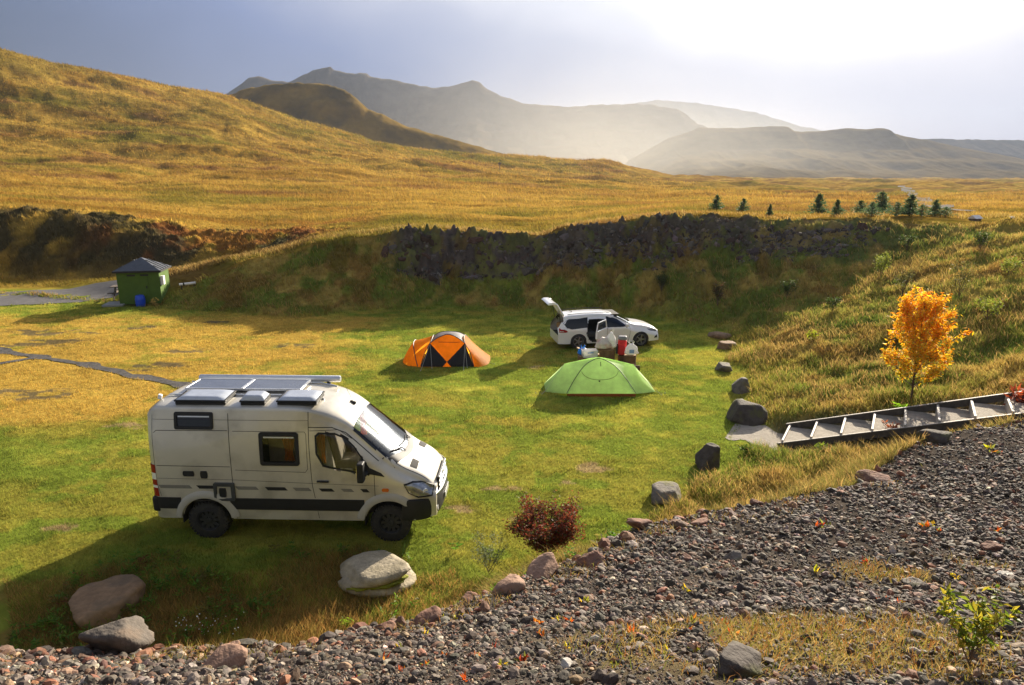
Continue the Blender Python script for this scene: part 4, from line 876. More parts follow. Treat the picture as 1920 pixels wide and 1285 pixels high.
def orange_tent():
    t = thing('dome_tent', 'orange dome tent with black triangular doorway panels and grey top', 'tent', (-2.50, 25.15, 0.0), 0)
    C = Vector((0, 1, 0)); NL, NR = Vector((-.66, .42, .84)), Vector((.68, .42, .84)); NLb, NRb = Vector((-.66, 1.58, .84)), Vector((.68, 1.58, .84))
    GL, GR = Vector((-1.00, 0, .02)), Vector((1.04, 0, .02)); GLb, GRb = Vector((-1.0, 2, .02)), Vector((1.04, 2, .02)); T, TB = Vector((.01, .78, 1.10)), Vector((.01, 1.22, 1.12))
    DB = Vector((.01, .02, .20)); ctr = Vector((0, 1, .2))
    arcF = curve([NL, (-.36, .58, 1.02), T, (.38, .58, 1.02), NR], 14); arcB = curve([NLb, (-.36, 1.42, 1.04), TB, (.38, 1.42, 1.04), NRb], 14)
    low = [NL.lerp(DB, i/7) for i in range(8)]+[DB.lerp(NR, i/7) for i in range(1, 8)]
    m = MB(); panel(m, arcF, low, .05, 10, (0, -1, .3)); d = m.build('door', ORCL, t, smooth=True)
    m = MB(); m.tube([p+Vector((0, -.045*math.sin(math.pi*i/14), -.0)) for i, p in enumerate([NL.lerp(NR, k/14)+Vector((0, .04, .04)) for k in range(15)][2:13])], .012, 5); m.build('door_hem', mat('dark orange piping', (.35, .08, .01), rough=.7), d)
    m = MB(); m.add([DB, (-.16, 0, .01), (.18, 0, .01)], [(0, 1, 2)]); m.build('door_flap', ORCL, t)
    for s, N_, G_, e in ((-1, NL, GL, -.16), (1, NR, GR, .18)):
        m = MB(); panel(m, [N_.lerp(DB, i/8) for i in range(9)], [G_.lerp(Vector((e, -.0, .01)), i/8) for i in range(9)], .03, 8, (0, -1, 0)); m.build('door_side_panel', BKCL, t, smooth=True)
    m = MB(); panel(m, arcF, arcB, .03, 8); m.build('roof_panel', GYCL, t, smooth=True)
    mL = curve([GL, (-.86, .2, .48), NL, (-.60, 1.0, 1.00), NLb, (-.86, 1.8, .48), GLb], 24); mR = curve([GR, (.90, .2, .48), NR, (.62, 1, 1.0), NRb, (.90, 1.8, .48), GRb], 24)
    topL = curve([NL, (-.60, 1.0, 1.00), NLb], 14); topR = curve([NR, (.62, 1, 1.0), NRb], 14)
    m = MB(); cen = Vector((0, 1, 1.2)); panel(m, topL, [Vector((-.35, y.y, 1.03)) for y in topL], .0, 2); panel(m, topR, [Vector((.36, y.y, 1.03)) for y in topR], .0, 2); 
    hoop = curve([(-1.12, .02, .02), (-1.24, .24, .44), (-1.34, .62, .72), (-1.36, 1.0, .78), (-1.34, 1.4, .72), (-1.24, 1.8, .44), (-1.12, 2.0, .02)], 24)
    m = MB(); panel(m, mL, hoop, -.03, 8, (0, 0, 1)); m.build('vestibule_panel', ORCL, t, smooth=True)
    end = curve([(-1.12, .02, .02), (-1.50, .12, .02), (-1.74, .5, .03), (-1.80, 1.0, .04), (-1.74, 1.5, .03), (-1.50, 1.88, .02), (-1.12, 2.0, .02)], 24)
    m = MB(); panel(m, hoop, end, .03, 8, (-1, 0, .5)); m.build('vestibule_end', ORCL, t, smooth=True)
    endR = curve([GR, (1.28, -.06, .02), (1.58, .35, .03), (1.64, 1.0, .04), (1.58, 1.65, .03), (1.28, 2.0, .02), GRb], 24)
    m = MB(); panel(m, mR, endR, -.04, 8, (0, 0, 1)); m.build('side_panel', ORCL, t, smooth=True)
    backlow = [GLb.lerp(GRb, i/14) for i in range(15)]; m = MB(); mid = [NLb.lerp(NRb, i/14) for i in range(15)]; panel(m, arcB, mid, .03, 4, (0, 1, 0)); panel(m, mid, backlow, .05, 8, (0, 1, 0)); m.build('back_panel', ORCL, t, smooth=True)
    for c_, r in ((mL, .016), (mR, .016), (hoop, .018), (arcF, .016), (arcB, .016)):
        m = MB(); m.tube([p*1.0+Vector((0, -.006, .008)) for p in c_], r, 5); m.build('pole_sleeve', POLE, t, smooth=True)
    for N_, dx in ((NL, -.30), (NR, .0)):
        rope(t, N_, (N_.x+dx*.9, -.55, .0)); rope(t, N_, (N_.x+.12, -.2, .0))
    rope(t, (1.60, .6, .05), (1.82, .4, .0)); rope(t, (-1.78, 1.0, .1), (-2.1, 1.0, 0))
def green_tent():
    t = thing('tunnel_tent', 'pale green low tent with curved ridge and red brown groundsheet edge', 'tent', (2.95, 21.60, 0.0), 0)
    L, R = Vector((-1.17, .90, .86)), Vector((1.22, .90, .83)); rid = curve([L, (-.62, .90, .99), (0, .88, 1.10), (.62, .90, .98), R], 24)
    fa = curve([(-1.13, .0, .10), (-.86, .24, .52), (-.52, .52, .90), (-.22, .72, 1.045), (0, .82, 1.09), (.22, .72, 1.045), (.54, .52, .89), (.88, .24, .52), (1.16, .0, .10)], 24)
    ba = [Vector((p.x, 1.78-p.y, p.z)) for p in fa]; bot = [Vector((-1.13+2.29*i/24, .0, .10)) for i in range(25)]
    m = MB(); panel(m, fa, bot, .07, 12, (0, -1, .35)); fp = m.build('front_panel', GRCL, t, smooth=True)
    m = MB(); ar = [Vector((.62*math.cos(a), .50-.34*abs(math.sin(a))**1.2, .80-.30*math.sin(a))) for a in np.linspace(rad(8), rad(172), 25)]
    def on(p):  # lift a point onto the front panel
        z = p.z; best = None
        t_ = None
        k = min(range(25), key=lambda i: abs(fa[i].x-p.x)); tt = (fa[k].z-z)/max(fa[k].z-.10, .01); q = fa[k].lerp(bot[k], min(max(tt, 0), 1)); return Vector((p.x, q.y-.07*4*tt*(1-tt)-.012, z))
    m.tube([on(p) for p in ar], .008, 5); m.build('door_zip', mat('dark green seam', (.10, .17, .05), rough=.7), fp)
    m = MB(); m.box(on(Vector((-.03, 0, .46))), (.05, .02, .05)); m.build('door_toggle', BLACK, fp)
    m = MB(); m.tube([on(Vector((.05, 0, 1.0))), on(Vector((.05, 0, .88)))], .010, 5); m.build('door_cord', BLACK, fp)
    m = MB(); panel(m, [Vector((p.x, p.y-.025, .10)) for p in bot], [Vector((p.x*.99, p.y-.01, .0)) for p in bot], .01, 3, (0, -1, 0)); m.build('groundsheet', REDCL, t, smooth=True)
    eL, eR = (-1.82, .42, .03), (1.90, .42, .03); flip = lambda q, on_: Vector((q[0], 1.78-q[1], q[2])) if on_ else Vector(q)
    def half(sg, end, back, nm):
        apex = L if sg < 0 else R; arcf = fa[:13][::-1] if sg < 0 else fa[12:]; edge = [apex.lerp(Vector(end), i/12) for i in range(13)]
        A = [flip(q, back) for q in arcf]; Bq = [flip((rid[12-2*i] if sg < 0 else rid[12+2*i]) if i <= 6 else edge[(i-6)*2], back) for i in range(13)]
        mm = MB(); panel(mm, A, Bq, -.035, 8, (0, 1 if back else -1, .6)); return mm.build(nm, GRCL, t, smooth=True)
    for back, nm in ((False, 'fly_panel'), (True, 'rear_fly_panel')): half(-1, eL, back, nm); half(1, eR, back, nm)
    m = MB(); panel(m, [flip(q, True) for q in fa], [flip(q, True) for q in bot], .07, 12, (0, 1, .35)); m.build('back_panel', GRCL, t, smooth=True)
    for ap, e in ((L, eL), (R, eR)):
        E_ = Vector(e); eb = flip(E_, True); m = MB(); panel(m, [ap]*9, [E_.lerp(eb, i/8) for i in range(9)], -.03, 8, (0, 0, 1)); m.build('end_panel', GRCL, t, smooth=True)
    m = MB(); m.tube([p+Vector((0, -.01, .008)) for p in fa], .015, 5); m.build('pole_sleeve', mat('grey green sleeve', (.10, .17, .09), rough=.6), t, smooth=True)
    m = MB(); m.tube([p+Vector((0, 0, .006)) for p in rid], .012, 5); m.build('ridge_seam', GRCL, t, smooth=True)
    rope(t, (-1.82, .42, .04), (-2.15, .30, 0)); rope(t, (1.90, .42, .04), (2.2, .32, 0)); rope(t, R, (2.05, .1, 0)); rope(t, L, (-1.95, .2, 0))
orange_tent(); green_tent()
# ================================================================== LOG TABLE, STUMPS AND BAGS
BARK = mat('brown log wood', (.16, .085, .035), rough=.85, var=.4, vscale=6, bump=.6, bscale=14); CUT = mat('pale cut wood', (.34, .22, .10), rough=.8, var=.25, vscale=18)
def stump(loc, r, h, label):
    s = thing('log_stump', label, 'log', loc, 0, 'log seats by the white car'); m = MB(); prof = [(r*1.10, 0), (r*1.02, h*.12), (r*.97, h*.5), (r, h*.97), (r*.97, h)]
    rows = [[(q*math.cos(a)*(1+.05*math.sin(5*a+q*9)), q*math.sin(a)*(1+.05*math.cos(4*a)), z) for a in np.linspace(0, 2*math.pi, 25)[:-1]] for q, z in prof]
    m.grid(rows, True); m.build('trunk', BARK, s, smooth=True, angle=50); m = MB(); m.lathe([(.001, h), (r*.95, h), (r*.96, h+.006), (.001, h+.006)], 22); m.build('cut_face', CUT, s); return s
stump((2.78, 25.30, 0), .27, .42, 'low log stump at the left end, under the white box'); stump((3.62, 25.25, 0), .30, .70, 'tall thick log stump in the middle, under the pale bundle'); stump((4.50, 25.2, 0), .24, .48, 'log stump on the right, under the printed white bag')
lg = thing('log', 'fallen log lying on the grass behind the green tent', 'log', (3.75, 24.70, .0)); m = MB(); m.tube([(-1.35, .15, .10), (-.4, .05, .11), (.5, 0, .11), (1.05, -.05, .11)], [.09, .11, .11, .10], 12); m.build('trunk', BARK, lg, smooth=True, angle=50)
m = MB(); m.tube([(.50, -.05, .18), (.80, -.28, .32)], [.05, .03], 7); m.build('branch_stub', BARK, lg, smooth=True)
pk = tag(MB().box((3.02, 25.75, .45), (1.05, .22, .05), R=(0, .32, .12)).build('plank', CUT, bevel=.01), 'pale plank leaning between the two left stumps', 'plank')
def bag(name, loc, r, h, mt, label, cat, knots=2, seed=0, rz=0):
    b = thing(name, label, cat, loc, rz); m = MB(); rows = []
    for i in range(15):
        t = i/14; z = h*t; w = (min(1, (t*6)**.5) if t < .17 else 1)*(1-.72*max(0, (t-.45)/.55)**1.3)
        rows.append([(r[0]*w*math.cos(a)*(1+.10*math.sin(3*a+seed)+.06*math.sin(7*a+9*t+seed)+.07*math.sin(11*t+2*a)), r[1]*w*math.sin(a)*(1+.08*math.cos(4*a+seed*2)+.05*math.sin(13*t)), z*(1+.04*math.sin(2*a+seed))) for a in np.linspace(0, 2*math.pi, 33)[:-1]])
    m.grid(rows, True); n = len(m.v); m.f.append(tuple(range(n-32, n))); m.build('sack', mt, b, smooth=True, angle=70)
    for k in range(knots):
        q = MB(); s = (-1)**k; q.tube([(s*.03, 0, h*.94), (s*r[0]*.5, .02*s, h*1.18), (s*r[0]*.30, 0, h*1.30), (s*.05, .02, h*1.02)], [.02, .014, .014, .02], 5); q.build('bag_handle', mt, b, smooth=True)
    return b
PB = mat('blue plastic film', (.02, .28, .75), rough=.35, var=.15, transl=.3); PW = mat('white plastic film', (.78, .77, .75), rough=.4, var=.08, transl=.3, bump=.4, bscale=12); PP = mat('pale bundle cloth', (.66, .58, .50), rough=.7, var=.2, vscale=5, bump=.5, bscale=10, transl=.15, dirt=(.55, .25, .2), dscale=4)
bag('carrier_bag', (2.72, 25.42, .42), (.20, .16), .30, PB, 'bright blue plastic carrier bag on the low left stump', 'bag', seed=1)
cb = thing('storage_box', 'open white plastic box tilted on the low left stump', 'box', (2.95, 25.12, .425), .1); m = MB()
m.box((0, 0, .012), (.50, .36, .02)); m.box((0, -.18, .14), (.56, .015, .26), R=(.12, 0, 0)); m.box((0, .18, .14), (.56, .015, .26), R=(-.12, 0, 0)); m.box((-.27, 0, .14), (.015, .38, .26), R=(0, -.12, 0)); m.box((.27, 0, .14), (.015, .38, .26), R=(0, .12, 0)); m.build('box_shell', PW, cb, bevel=.006)
m = MB(); m.box((0, -.205, .20), (.22, .02, .03)); m.build('box_handle', PB, cb)
bag('bundle', (3.50, 25.25, .705), (.32, .26), .44, PP, 'pale crumpled bundle lying on the middle stump', 'bag', 0, 3); bag('sack', (3.78, 25.30, .705), (.22, .2), .62, PW, 'tall white sack standing on the middle stump', 'bag', 1, 5)
rk = thing('backpack', 'red backpack with dark grey lid beside the white bag', 'backpack', (4.24, 25.45, .0), -.15); RC = mat('red pack cloth', (.55, .015, .018), rough=.7, var=.2, bump=.4, bscale=14)
m = MB(); m.box((0, 0, .72), (.34, .28, .62)); m.build('pack_body', RC, rk, bevel=.09, seg=4); m = MB(); m.box((0, .02, 1.08), (.34, .30, .15)); m.build('pack_lid', GYCL, rk, bevel=.06, seg=4); m = MB(); m.box((0, -.16, .62), (.24, .10, .34)); m.build('front_pocket', RC, rk, bevel=.04, seg=3)
m = MB(); m.box((-.20, 0, .66), (.09, .2, .40)); m.build('side_pocket', mat('dark pack cloth', (.03, .035, .04), rough=.7), rk, bevel=.03); m = MB(); m.box((0, .05, .2), (.3, .26, .4)); m.build('pack_base', BARK, rk, bevel=.03)
wb = bag('printed_bag', (4.52, 25.12, .485), (.25, .15), .44, PW, 'white plastic bag with blue print on the right stump', 'bag', 2, 8)
m = MB(); m.grid([[(x, -.165-.02*math.cos(x*6)-.005*z, .12+z) for x in np.linspace(-.09, .09, 5)] for z in np.linspace(0, .14, 4)]); m.build('print', mat('faded blue print', (.22, .34, .62), rough=.5, var=.4, vscale=30), wb)
# ================================================================== SHED AND ITS SURROUNDINGS
GRW = mat('green painted boards', (.075, .135, .022), rough=.7, spec=.2, var=.12, vscale=3, bump=.2, bscale=20); ROOF = mat('grey sheet roofing', (.085, .09, .10), rough=.45, var=.2, vscale=5, metal=.2)
CONC = mat('grey concrete', (.30, .29, .27), rough=.9, var=.2, vscale=5, bump=.3); WOODG = mat('weathered wood', (.13, .10, .075), rough=.85, var=.35, vscale=9, bump=.3)
def build_shed():
    z0 = zat(-21, 38.5); sh = thing('shed', 'small green shed with grey pyramid roof at the edge of the lawn', 'shed', (-21.05, 38.75, z0), rad(12))
    w, d, h = 2.18, 1.95, 1.86
    m = MB(); m.box((0, 0, h/2), (w, d, h)); bd = m.build('wall', GRW, sh)
    for s in (-1, 1):
        for k in range(12): 
            if k % 3 == 1: continue
        m = MB(); m.box((s*.34, -d/2-.012, 1.62), (.42, .03, .10)); m.build('vent', BLACK, bd, bevel=.01)
    m = MB(); m.box((0, -d/2-.008, .92), (1.0, .022, 1.55)); dr = m.build('door', GRW, sh, bevel=.008); m = MB(); m.box((.40, -d/2-.035, .95), (.05, .04, .14)); m.build('door_handle', BLACK, dr)
    ov = .13; a = w/2+ov; b = d/2+ov; m = MB(); m.add([(-a, -b, h), (a, -b, h), (a, b, h), (-a, b, h), (0, 0, h+.66)], [(0, 1, 4), (1, 2, 4), (2, 3, 4), (3, 0, 4), (3, 2, 1, 0)]); rf = m.build('roof', ROOF, sh)
    m = MB()
    for sx, sy, lx, ly in ((0, -1, 2*a, .05), (0, 1, 2*a, .05), (-1, 0, .05, 2*b), (1, 0, .05, 2*b)): m.box((sx*a, sy*b, h-.03), (lx+.01, ly+.01, .10))
    m.build('fascia', BLACK, rf)
    for x in (-1, 1):
        for k in (-.6, -.2, .2, .6):
            r = MB(); r.tube([(x*a*.98, k*b, h+.03), (x*a*(abs(k)+.04), k*b, h+.66*(1-abs(k))+.0)], .025, 5); r.build('roof_rib', ROOF, rf)
    m = MB(); m.box((w/2+.09, -.70, 1.28), (.18, .34, .50)); m.build('meter_box', mat('white meter box', (.78, .78, .76), rough=.4, var=.05), sh, bevel=.02)
    m = MB(); m.box((w/2+.02, .1, 1.80), (.03, .16, .12)); m.build('wall_lamp', BLACK, sh)
    m = MB(); m.box((-w/2-.3, -d/2+.3, .0), (1.1, 1.2, .12)); m.build('slab', CONC, sh, bevel=.02)
    bl = tag(MB().lathe([(.001, 0), (.20, 0), (.235, .04), (.25, .2), (.255, .24), (.25, .28), (.255, .42), (.26, .46), (.25, .5), (.235, .62), (.20, .68), (.17, .69), (.165, .67), (.001, .67)], 24).build('barrel', mat('blue plastic barrel', (.012, .07, .55), rough=.35, var=.1, vscale=6), None, smooth=True, angle=40), 'blue plastic barrel standing in front of the green shed', 'barrel'); bl.location = (-20.75, 37.55, zat(-20.75, 37.55)-.02)
    tb = thing('picnic_table', 'weathered wooden picnic table half hidden behind the green shed', 'table', (-22.45, 39.5, zat(-22.45, 39.5)), rad(12))
    m = MB(); 
    for k in range(4): m.box((0, -.3+.2*k, .74), (1.7, .18, .04))
    m.build('tabletop', WOODG, tb)
    for s in (-1, 1):
        m = MB(); m.box((0, s*.72, .44), (1.7, .26, .04)); m.build('bench', WOODG, tb)
        for e in (-.6, .6):
            m = MB(); m.tube([(e, s*.2, .72), (e, s*.72, .0)], .045, 4); m.build('leg', WOODG, tb)
    for e in (-.6, .6): m = MB(); m.box((e, 0, .42), (.05, 1.6, .10)); m.build('cross_beam', WOODG, tb)
    q = hit(352, 541); pb = thing('pole_barrier', 'white horizontal pole on two short posts at the left end of the grassy bank', 'barrier', q, rad(20))
    m = MB(); m.tube([(-.42, 0, .24), (.45, 0, .30)], .075, 10); m.build('rail', mat('white pole', (.75, .73, .68), rough=.6, var=.1), pb, smooth=True)
    for x in (-.3, .35): m = MB(); m.tube([(x, 0, -.1), (x, 0, .25)], .04, 8); m.build('post', BLACK, pb)
    m = MB(); m.tube([(-.22, 0, .255), (-.14, 0, .26)], .08, 10); m.build('dark_band', BLACK, pb)
build_shed()
# ================================================================== STEPPED PATH
def build_steps():
    zt = lambda a: max(0, a/ST_RUN*ST_RISE); P = lambda a, b, z: (ST0[0]+a*STD[0]+b*STN[0], ST0[1]+a*STD[1]+b*STN[1], z)
    st = thing('steps', 'long timber edged garden steps climbing the slope beside the gravel', 'steps', P(0, 0, 0), math.atan2(STD[1], STD[0]))
    TW = mat('dark timber', (.075, .062, .05), rough=.85, var=.45, vscale=8, bump=.3); LT = mat('pale timber painted sunlit', (.40, .36, .31), rough=.7, var=.2, vscale=10, bump=.3); GF = mat('compacted beige gravel', (.30, .26, .205), rough=.95, var=.22, vscale=10, bump=.6, bscale=60)  # pale tone of risers and board edges paints the sun on their tops
    ang = math.atan2(ST_RISE, ST_RUN); Lg = ST_RUN*ST_N
    for s in (-1, 1):
        m = MB(); L2 = math.hypot(Lg, ST_RISE*ST_N); m.box((Lg/2-.1, s*(ST_W/2+.03), ST_RISE*ST_N/2+(.15 if s > 0 else .06)), (L2, .05, .18), R=(0, -ang, 0)); sg = m.build('side_board', TW, st, bevel=.006)
        m = MB(); m.box((Lg/2-.1, s*(ST_W/2+.03), ST_RISE*ST_N/2+(.15 if s > 0 else .06)+.096), (L2, .052, .014), R=(0, -ang, 0)); m.build('board_edge', LT, sg)
    for k in range(ST_N):
        m = MB(); m.box((k*ST_RUN, 0, k*ST_RISE+.10), (.055, ST_W, .30)); m.build('riser', LT, st, bevel=.006)
        m = MB(); m.grid([[(k*ST_RUN+.03+(ST_RUN-.06)*i/5, -ST_W/2+ST_W*j/8, k*ST_RISE+.20+.03*i/5+.02*math.sin(3*j+k)) for j in range(9)] for i in range(6)]); m.build('tread', GF, st, smooth=True)
    pd = MB(); rows = []
    for i in range(12):
        a = -1.5+1.48*i/11; rows.append([P(a, b*(ST_W/2+.12*math.sin(i*1.3)), zat(*P(a, b*ST_W/2, 0)[:2])+.012) for b in np.linspace(-1, 1, 9)])
    pd.grid(rows); o = pd.build('path', GF, smooth=True); o['kind'] = 'structure'
build_steps()
# ================================================================== PATHS AND TRACKS
def ribbon(name, pts, w, mt, lift=.015, seed=1, jag=.25, step=.25):
    P = curve([Vector((x, y, 0)) for x, y in pts], max(4, int(sum(math.dist(a, b) for a, b in zip(pts, pts[1:]))/step))); rows = []
    for i, p in enumerate(P):
        d = (P[min(i+1, len(P)-1)]-P[max(i-1, 0)]).normalized(); n = Vector((-d.y, d.x, 0)); ww = w(i/(len(P)-1)) if callable(w) else w
        j = [ww*(1+jag*(2*float(fbm(np.array([i*.35]), np.array([s*9.]), seed, 3)[0])-1)*2) for s in (0, 1)]
        q = [p-n*j[0]/2+n*(j[0]+j[1])/2*k/6 for k in range(7)]; zz = land([v.x for v in q], [v.y for v in q]); rows.append([(v.x, v.y, float(z)+lift) for v, z in zip(q, zz)])
    m = MB(); m.grid(rows); o = m.build(name, mt, smooth=True); o['kind'] = 'structure'; return o
PG = mat('grey path gravel', (.10, .093, .087), rough=.95, spec=.1, var=.4, vscale=9, bump=.9, bscale=45, dirt=(.045, .04, .035), dscale=5)
g = lambda px, py: tuple(hit(px, py))[:2]
ribbon('path', [g(-130, 640), g(0, 657), g(60, 668), g(150, 682), g(250, 705), g(352, 724), g(420, 742)], .44, PG, .02, 3, .5); ribbon('path', [g(62, 672), g(0, 682), g(-60, 690)], .36, PG, .024, 5, .4)
ribbon('road', [g(-500, 570), g(-150, 566), g(0, 562), g(110, 556), g(200, 550), g(230, 548)], lambda t: 5.2 if t < .8 else 5.2-3.4*(t-.8)/.2, mat('road gravel', (.125, .118, .115), rough=.95, spec=.1, var=.2, vscale=3, bump=.5, bscale=30), .03, 7, .08, .5)
ribbon('track', [g(1690, 349), g(1703, 358), g(1716, 370), g(1735, 382), g(1760, 390), g(1800, 398)], lambda t: 2.6-.8*t, mat('pale track', (.24, .225, .20), rough=.9, spec=0, var=.25, vscale=.4), .12, 9, .3, 2.0)
# ================================================================== GRASS
def blades(name, x, y, h, w, c, mt, lean=.5, bend=True, z=None, wind=(0, 0)):
    n = len(x); z = land(x, y) if z is None else z; a = RNG.random(n)*2*np.pi; l = lean*(.3+RNG.random(n)*.7)*h; d = RNG.random(n)*2*np.pi
    dx, dy = np.cos(a)*w/2, np.sin(a)*w/2; lx, ly = np.cos(d)*l+wind[0]*h, np.sin(d)*l+wind[1]*h; o = np.zeros(n)
    b = np.stack([x, y, z-.01], 1); W_ = np.stack([dx, dy, o], 1); tip = b+np.stack([lx, ly, h], 1)
    if bend:
        m = b+np.stack([lx*.32, ly*.32, h*.62], 1); V = np.stack([b-W_, b+W_, m+W_*.7, m-W_*.7, tip], 1).reshape(-1, 3)
        i = np.arange(n)[:, None]*5; fs = np.concatenate([i+np.array([[0, 1, 2]]), i+np.array([[0, 2, 3]]), i+np.array([[3, 2, 4]])]); k = 5
        sh = np.array([.85, .85, 1.0, 1.0, 1.12])
    else:
        V = np.stack([b-W_, b+W_, tip], 1).reshape(-1, 3); fs = np.arange(n*3).reshape(-1, 3); k = 3; sh = np.array([.9, .9, 1.1])
    col = (c[:, None, :]*sh[None, :, None]).reshape(-1, 3)
    ob = np_mesh(name, V, fs, mt, np.clip(col, 0, .9), smooth=True); ob['kind'] = 'stuff'; return ob
GR = mat('grass blades', attr='col', rough=.8, transl=.5, spec=.12)
def sample(n, y0, y1, tm=.84):
    Y = np.exp(RNG.uniform(math.log(y0), math.log(y1), n)); return RNG.uniform(-tm, tm, n)*Y, Y
def vary(c, lo=.72, hi=1.4): return c*RNG.uniform(lo, hi, len(c))[:, None]*RNG.normal(1, .05, c.shape)
# the lawn
x, y = sample(620000, 8.3, 41); M = land(x, y, True)
sx, sy = x-ST0[0], y-ST0[1]; ai = sx*STD[0]+sy*STD[1]; bi = sx*STN[0]+sy*STN[1]; onst = (ai > -1.3) & (ai < ST_RUN*ST_N+.3) & (np.abs(bi) < ST_W/2+.08)
pm = patches(x, y); keep = (M['inb'] > .35) & (RNG.random(len(x)) > pm*.92) & ~onst & ~M['o']
def near_line(x, y, pts, w):
    m = np.zeros(x.shape, bool)
    for (ax, ay), (bx, by) in zip(pts, pts[1:]):
        t = np.clip(((x-ax)*(bx-ax)+(y-ay)*(by-ay))/((bx-ax)**2+(by-ay)**2), 0, 1); m |= np.hypot(x-ax-t*(bx-ax), y-ay-t*(by-ay)) < w
    return m
PATHL = [g(-130, 640), g(0, 657), g(60, 668), g(150, 682), g(250, 705), g(352, 724), g(420, 742)]; ROADL = [g(-500, 570), g(-150, 566), g(0, 562), g(110, 556), g(200, 550), g(230, 548)]
keep &= ~near_line(x, y, PATHL, .26) & ~near_line(x, y, [g(62, 672), g(0, 682), g(-60, 690)], .24) & ~near_line(x, y, ROADL[:-1], 2.5)
keep &= ~((np.abs(x+2.5) < 1.3) & (y > 25.1) & (y < 27.2)) & ~((np.abs(x-2.95) < 1.3) & (y > 21.6) & (y < 23.4))
x, y = x[keep], y[keep]; M = {k: v[keep] for k, v in M.items()}; c, _ = colours(x, y, M)
fr = np.maximum(fringe(x, y), sstep(4.2, .6, M['sd']+(fbm(x*1.2, y*1.2, 301, 3)-.5)*2)); edge = sstep(.3, .02, np.minimum(1, np.abs(M['p']-.0)+.0))*0
tuf = sstep(.55, .75, fbm(x*1.9, y*1.9, 305, 3))
h = (.028+.03*RNG.random(len(x)))*(1+y/45)*(1+.7*tuf)+fr*(.05+.16*RNG.random(len(x))**2)*(RNG.random(len(x)) < .7)
c = c*(.55+.9*fbm(x*5, y*5, 307, 3, .7))[:, None]
fd = (fr > .25) & (RNG.random(len(x)) < .5); c[fd] = np.array([[.30, .17, .05]])*(.6+.7*RNG.random((fd.sum(), 1)))
blades('lawn_grass', x, y, h, .0065+y*.00042, vary(c)*1.25, GR, .8, False, M['z'])
# rough grass on the slopes of the hollow
x, y = sample(560000, 9, 46, .86); M = land(x, y, True); keep = (((M['slope'] > .15) & ~M['o']) | (M['isb'] & (M['sd'] > .03)) | ((y > 41) & (y < 46) & (M['z'] > 1))) & (M['rock'] < .25+.2*RNG.random(len(x)))
ai = (x-ST0[0])*STD[0]+(y-ST0[1])*STD[1]; bi = (x-ST0[0])*STN[0]+(y-ST0[1])*STN[1]; keep &= ~((ai > -1.3) & (ai < ST_RUN*ST_N+.3) & (np.abs(bi) < ST_W/2+.12))
x, y = x[keep], y[keep]; M = {k: v[keep] for k, v in M.items()}; c, _ = colours(x, y, M)
tall = sstep(.40, .68, fbm(x*.9, y*.9, 311, 4, .6)); dryt = (RNG.random(len(x)) < .12+.30*sstep(.5, .66, fbm(x*.5, y*.5, 313, 3)))
c = np.where(dryt[:, None], np.array([[.36, .24, .075]])*(.7+.6*RNG.random((len(x), 1))), c*1.25)
h = (.06+.10*RNG.random(len(x))+tall*.22*RNG.random(len(x))+dryt*.08); blades('slope_grass', x, y, h, .007+y*.00055, vary(c), GR, .9, True, M['z'], (-.25, -.1))
# the golden field beyond
x, y = sample(330000, 44, 190, .86); M = land(x, y, True); keep = (M['z'] > .9) | ((y > 43.5) & (x < -14)); keep &= ~near_line(x, y, ROADL, 2.6)
x, y = x[keep], y[keep]; M = {k: v[keep] for k, v in M.items()}; c, _ = colours(x, y, M)
h = (.12+.22*RNG.random(len(x))*(.5+sstep(.4, .65, fbm(x*.25, y*.4, 321, 4))))*np.clip(y/70, .8, 1.9); blades('field_grass', x, y, h, .012+y*.0006, vary(c, .75, 1.35)*1.1*np.where(M['bank'] > .3, RNG.uniform(.5, 2.4, len(x)), 1)[:, None], GR, .8, False, M['z'], (-.2, 0))
x, y = sample(140000, 185, 420, .86); x, y = x[x < 60], y[x < 60]; M = land(x, y, True); c, _ = colours(x, y, M)
blades('hill_grass', x, y, (.35+.5*RNG.random(len(x)))*y/240, .03+y*.0007, vary(c, .7, 1.35)*1.1, GR, .8, False, M['z'], (-.2, 0))
# dry grass and moss through the near gravel
x = RNG.uniform(-1, 6.5, 90000); y = RNG.uniform(2.6, 7, 90000); k = (grass_on_gravel(x, y) > .25+.6*RNG.random(len(x))); x, y = x[k], y[k]; M = land(x, y, True); k = M['isb'] & (M['sd'] < 0); x, y, z = x[k], y[k], M['z'][k]
xe, ye = sample(160000, 3.5, 15.5, .9); Me = land(xe, ye, True); k = Me['isb'] & (Me['sd'] < .15) & (Me['sd'] > -.75) & (sstep(.50, .66, fbm(xe*1.2, ye*1.2, 271, 3))*sstep(-.75, -.1, Me['sd']) > RNG.random(len(xe))); x, y, z = np.concatenate([x, xe[k]]), np.concatenate([y, ye[k]]), np.concatenate([z, Me['z'][k]]); n = len(x)
pal = np.array([[.34, .22, .06], [.28, .12, .03], [.22, .20, .03], [.40, .30, .12], [.12, .14, .02]]); blades('gravel_grass', x, y, .02+.09*RNG.random(n)**1.6, .0035+y*.0004, vary(pal[RNG.choice(5, n, p=[.35, .2, .2, .15, .1])]), GR, 1.3, True, z)
# small white flowers in the rough patch at the lower left
fl = MB()
for k in range(46):
    p = hit(random.uniform(325, 460), random.uniform(1165, 1205)); hh = random.uniform(.06, .20); r = random.uniform(.006, .012)
    fl.lathe([(.001, 0), (r, .004), (r*.8, .012), (.001, .014)], 6, M=Matrix.Translation(p+Vector((.02, 0, hh))))
o = fl.build('white_flowers', mat('white petals', (.75, .75, .72), rough=.7, var=.1)); o['kind'] = 'stuff'
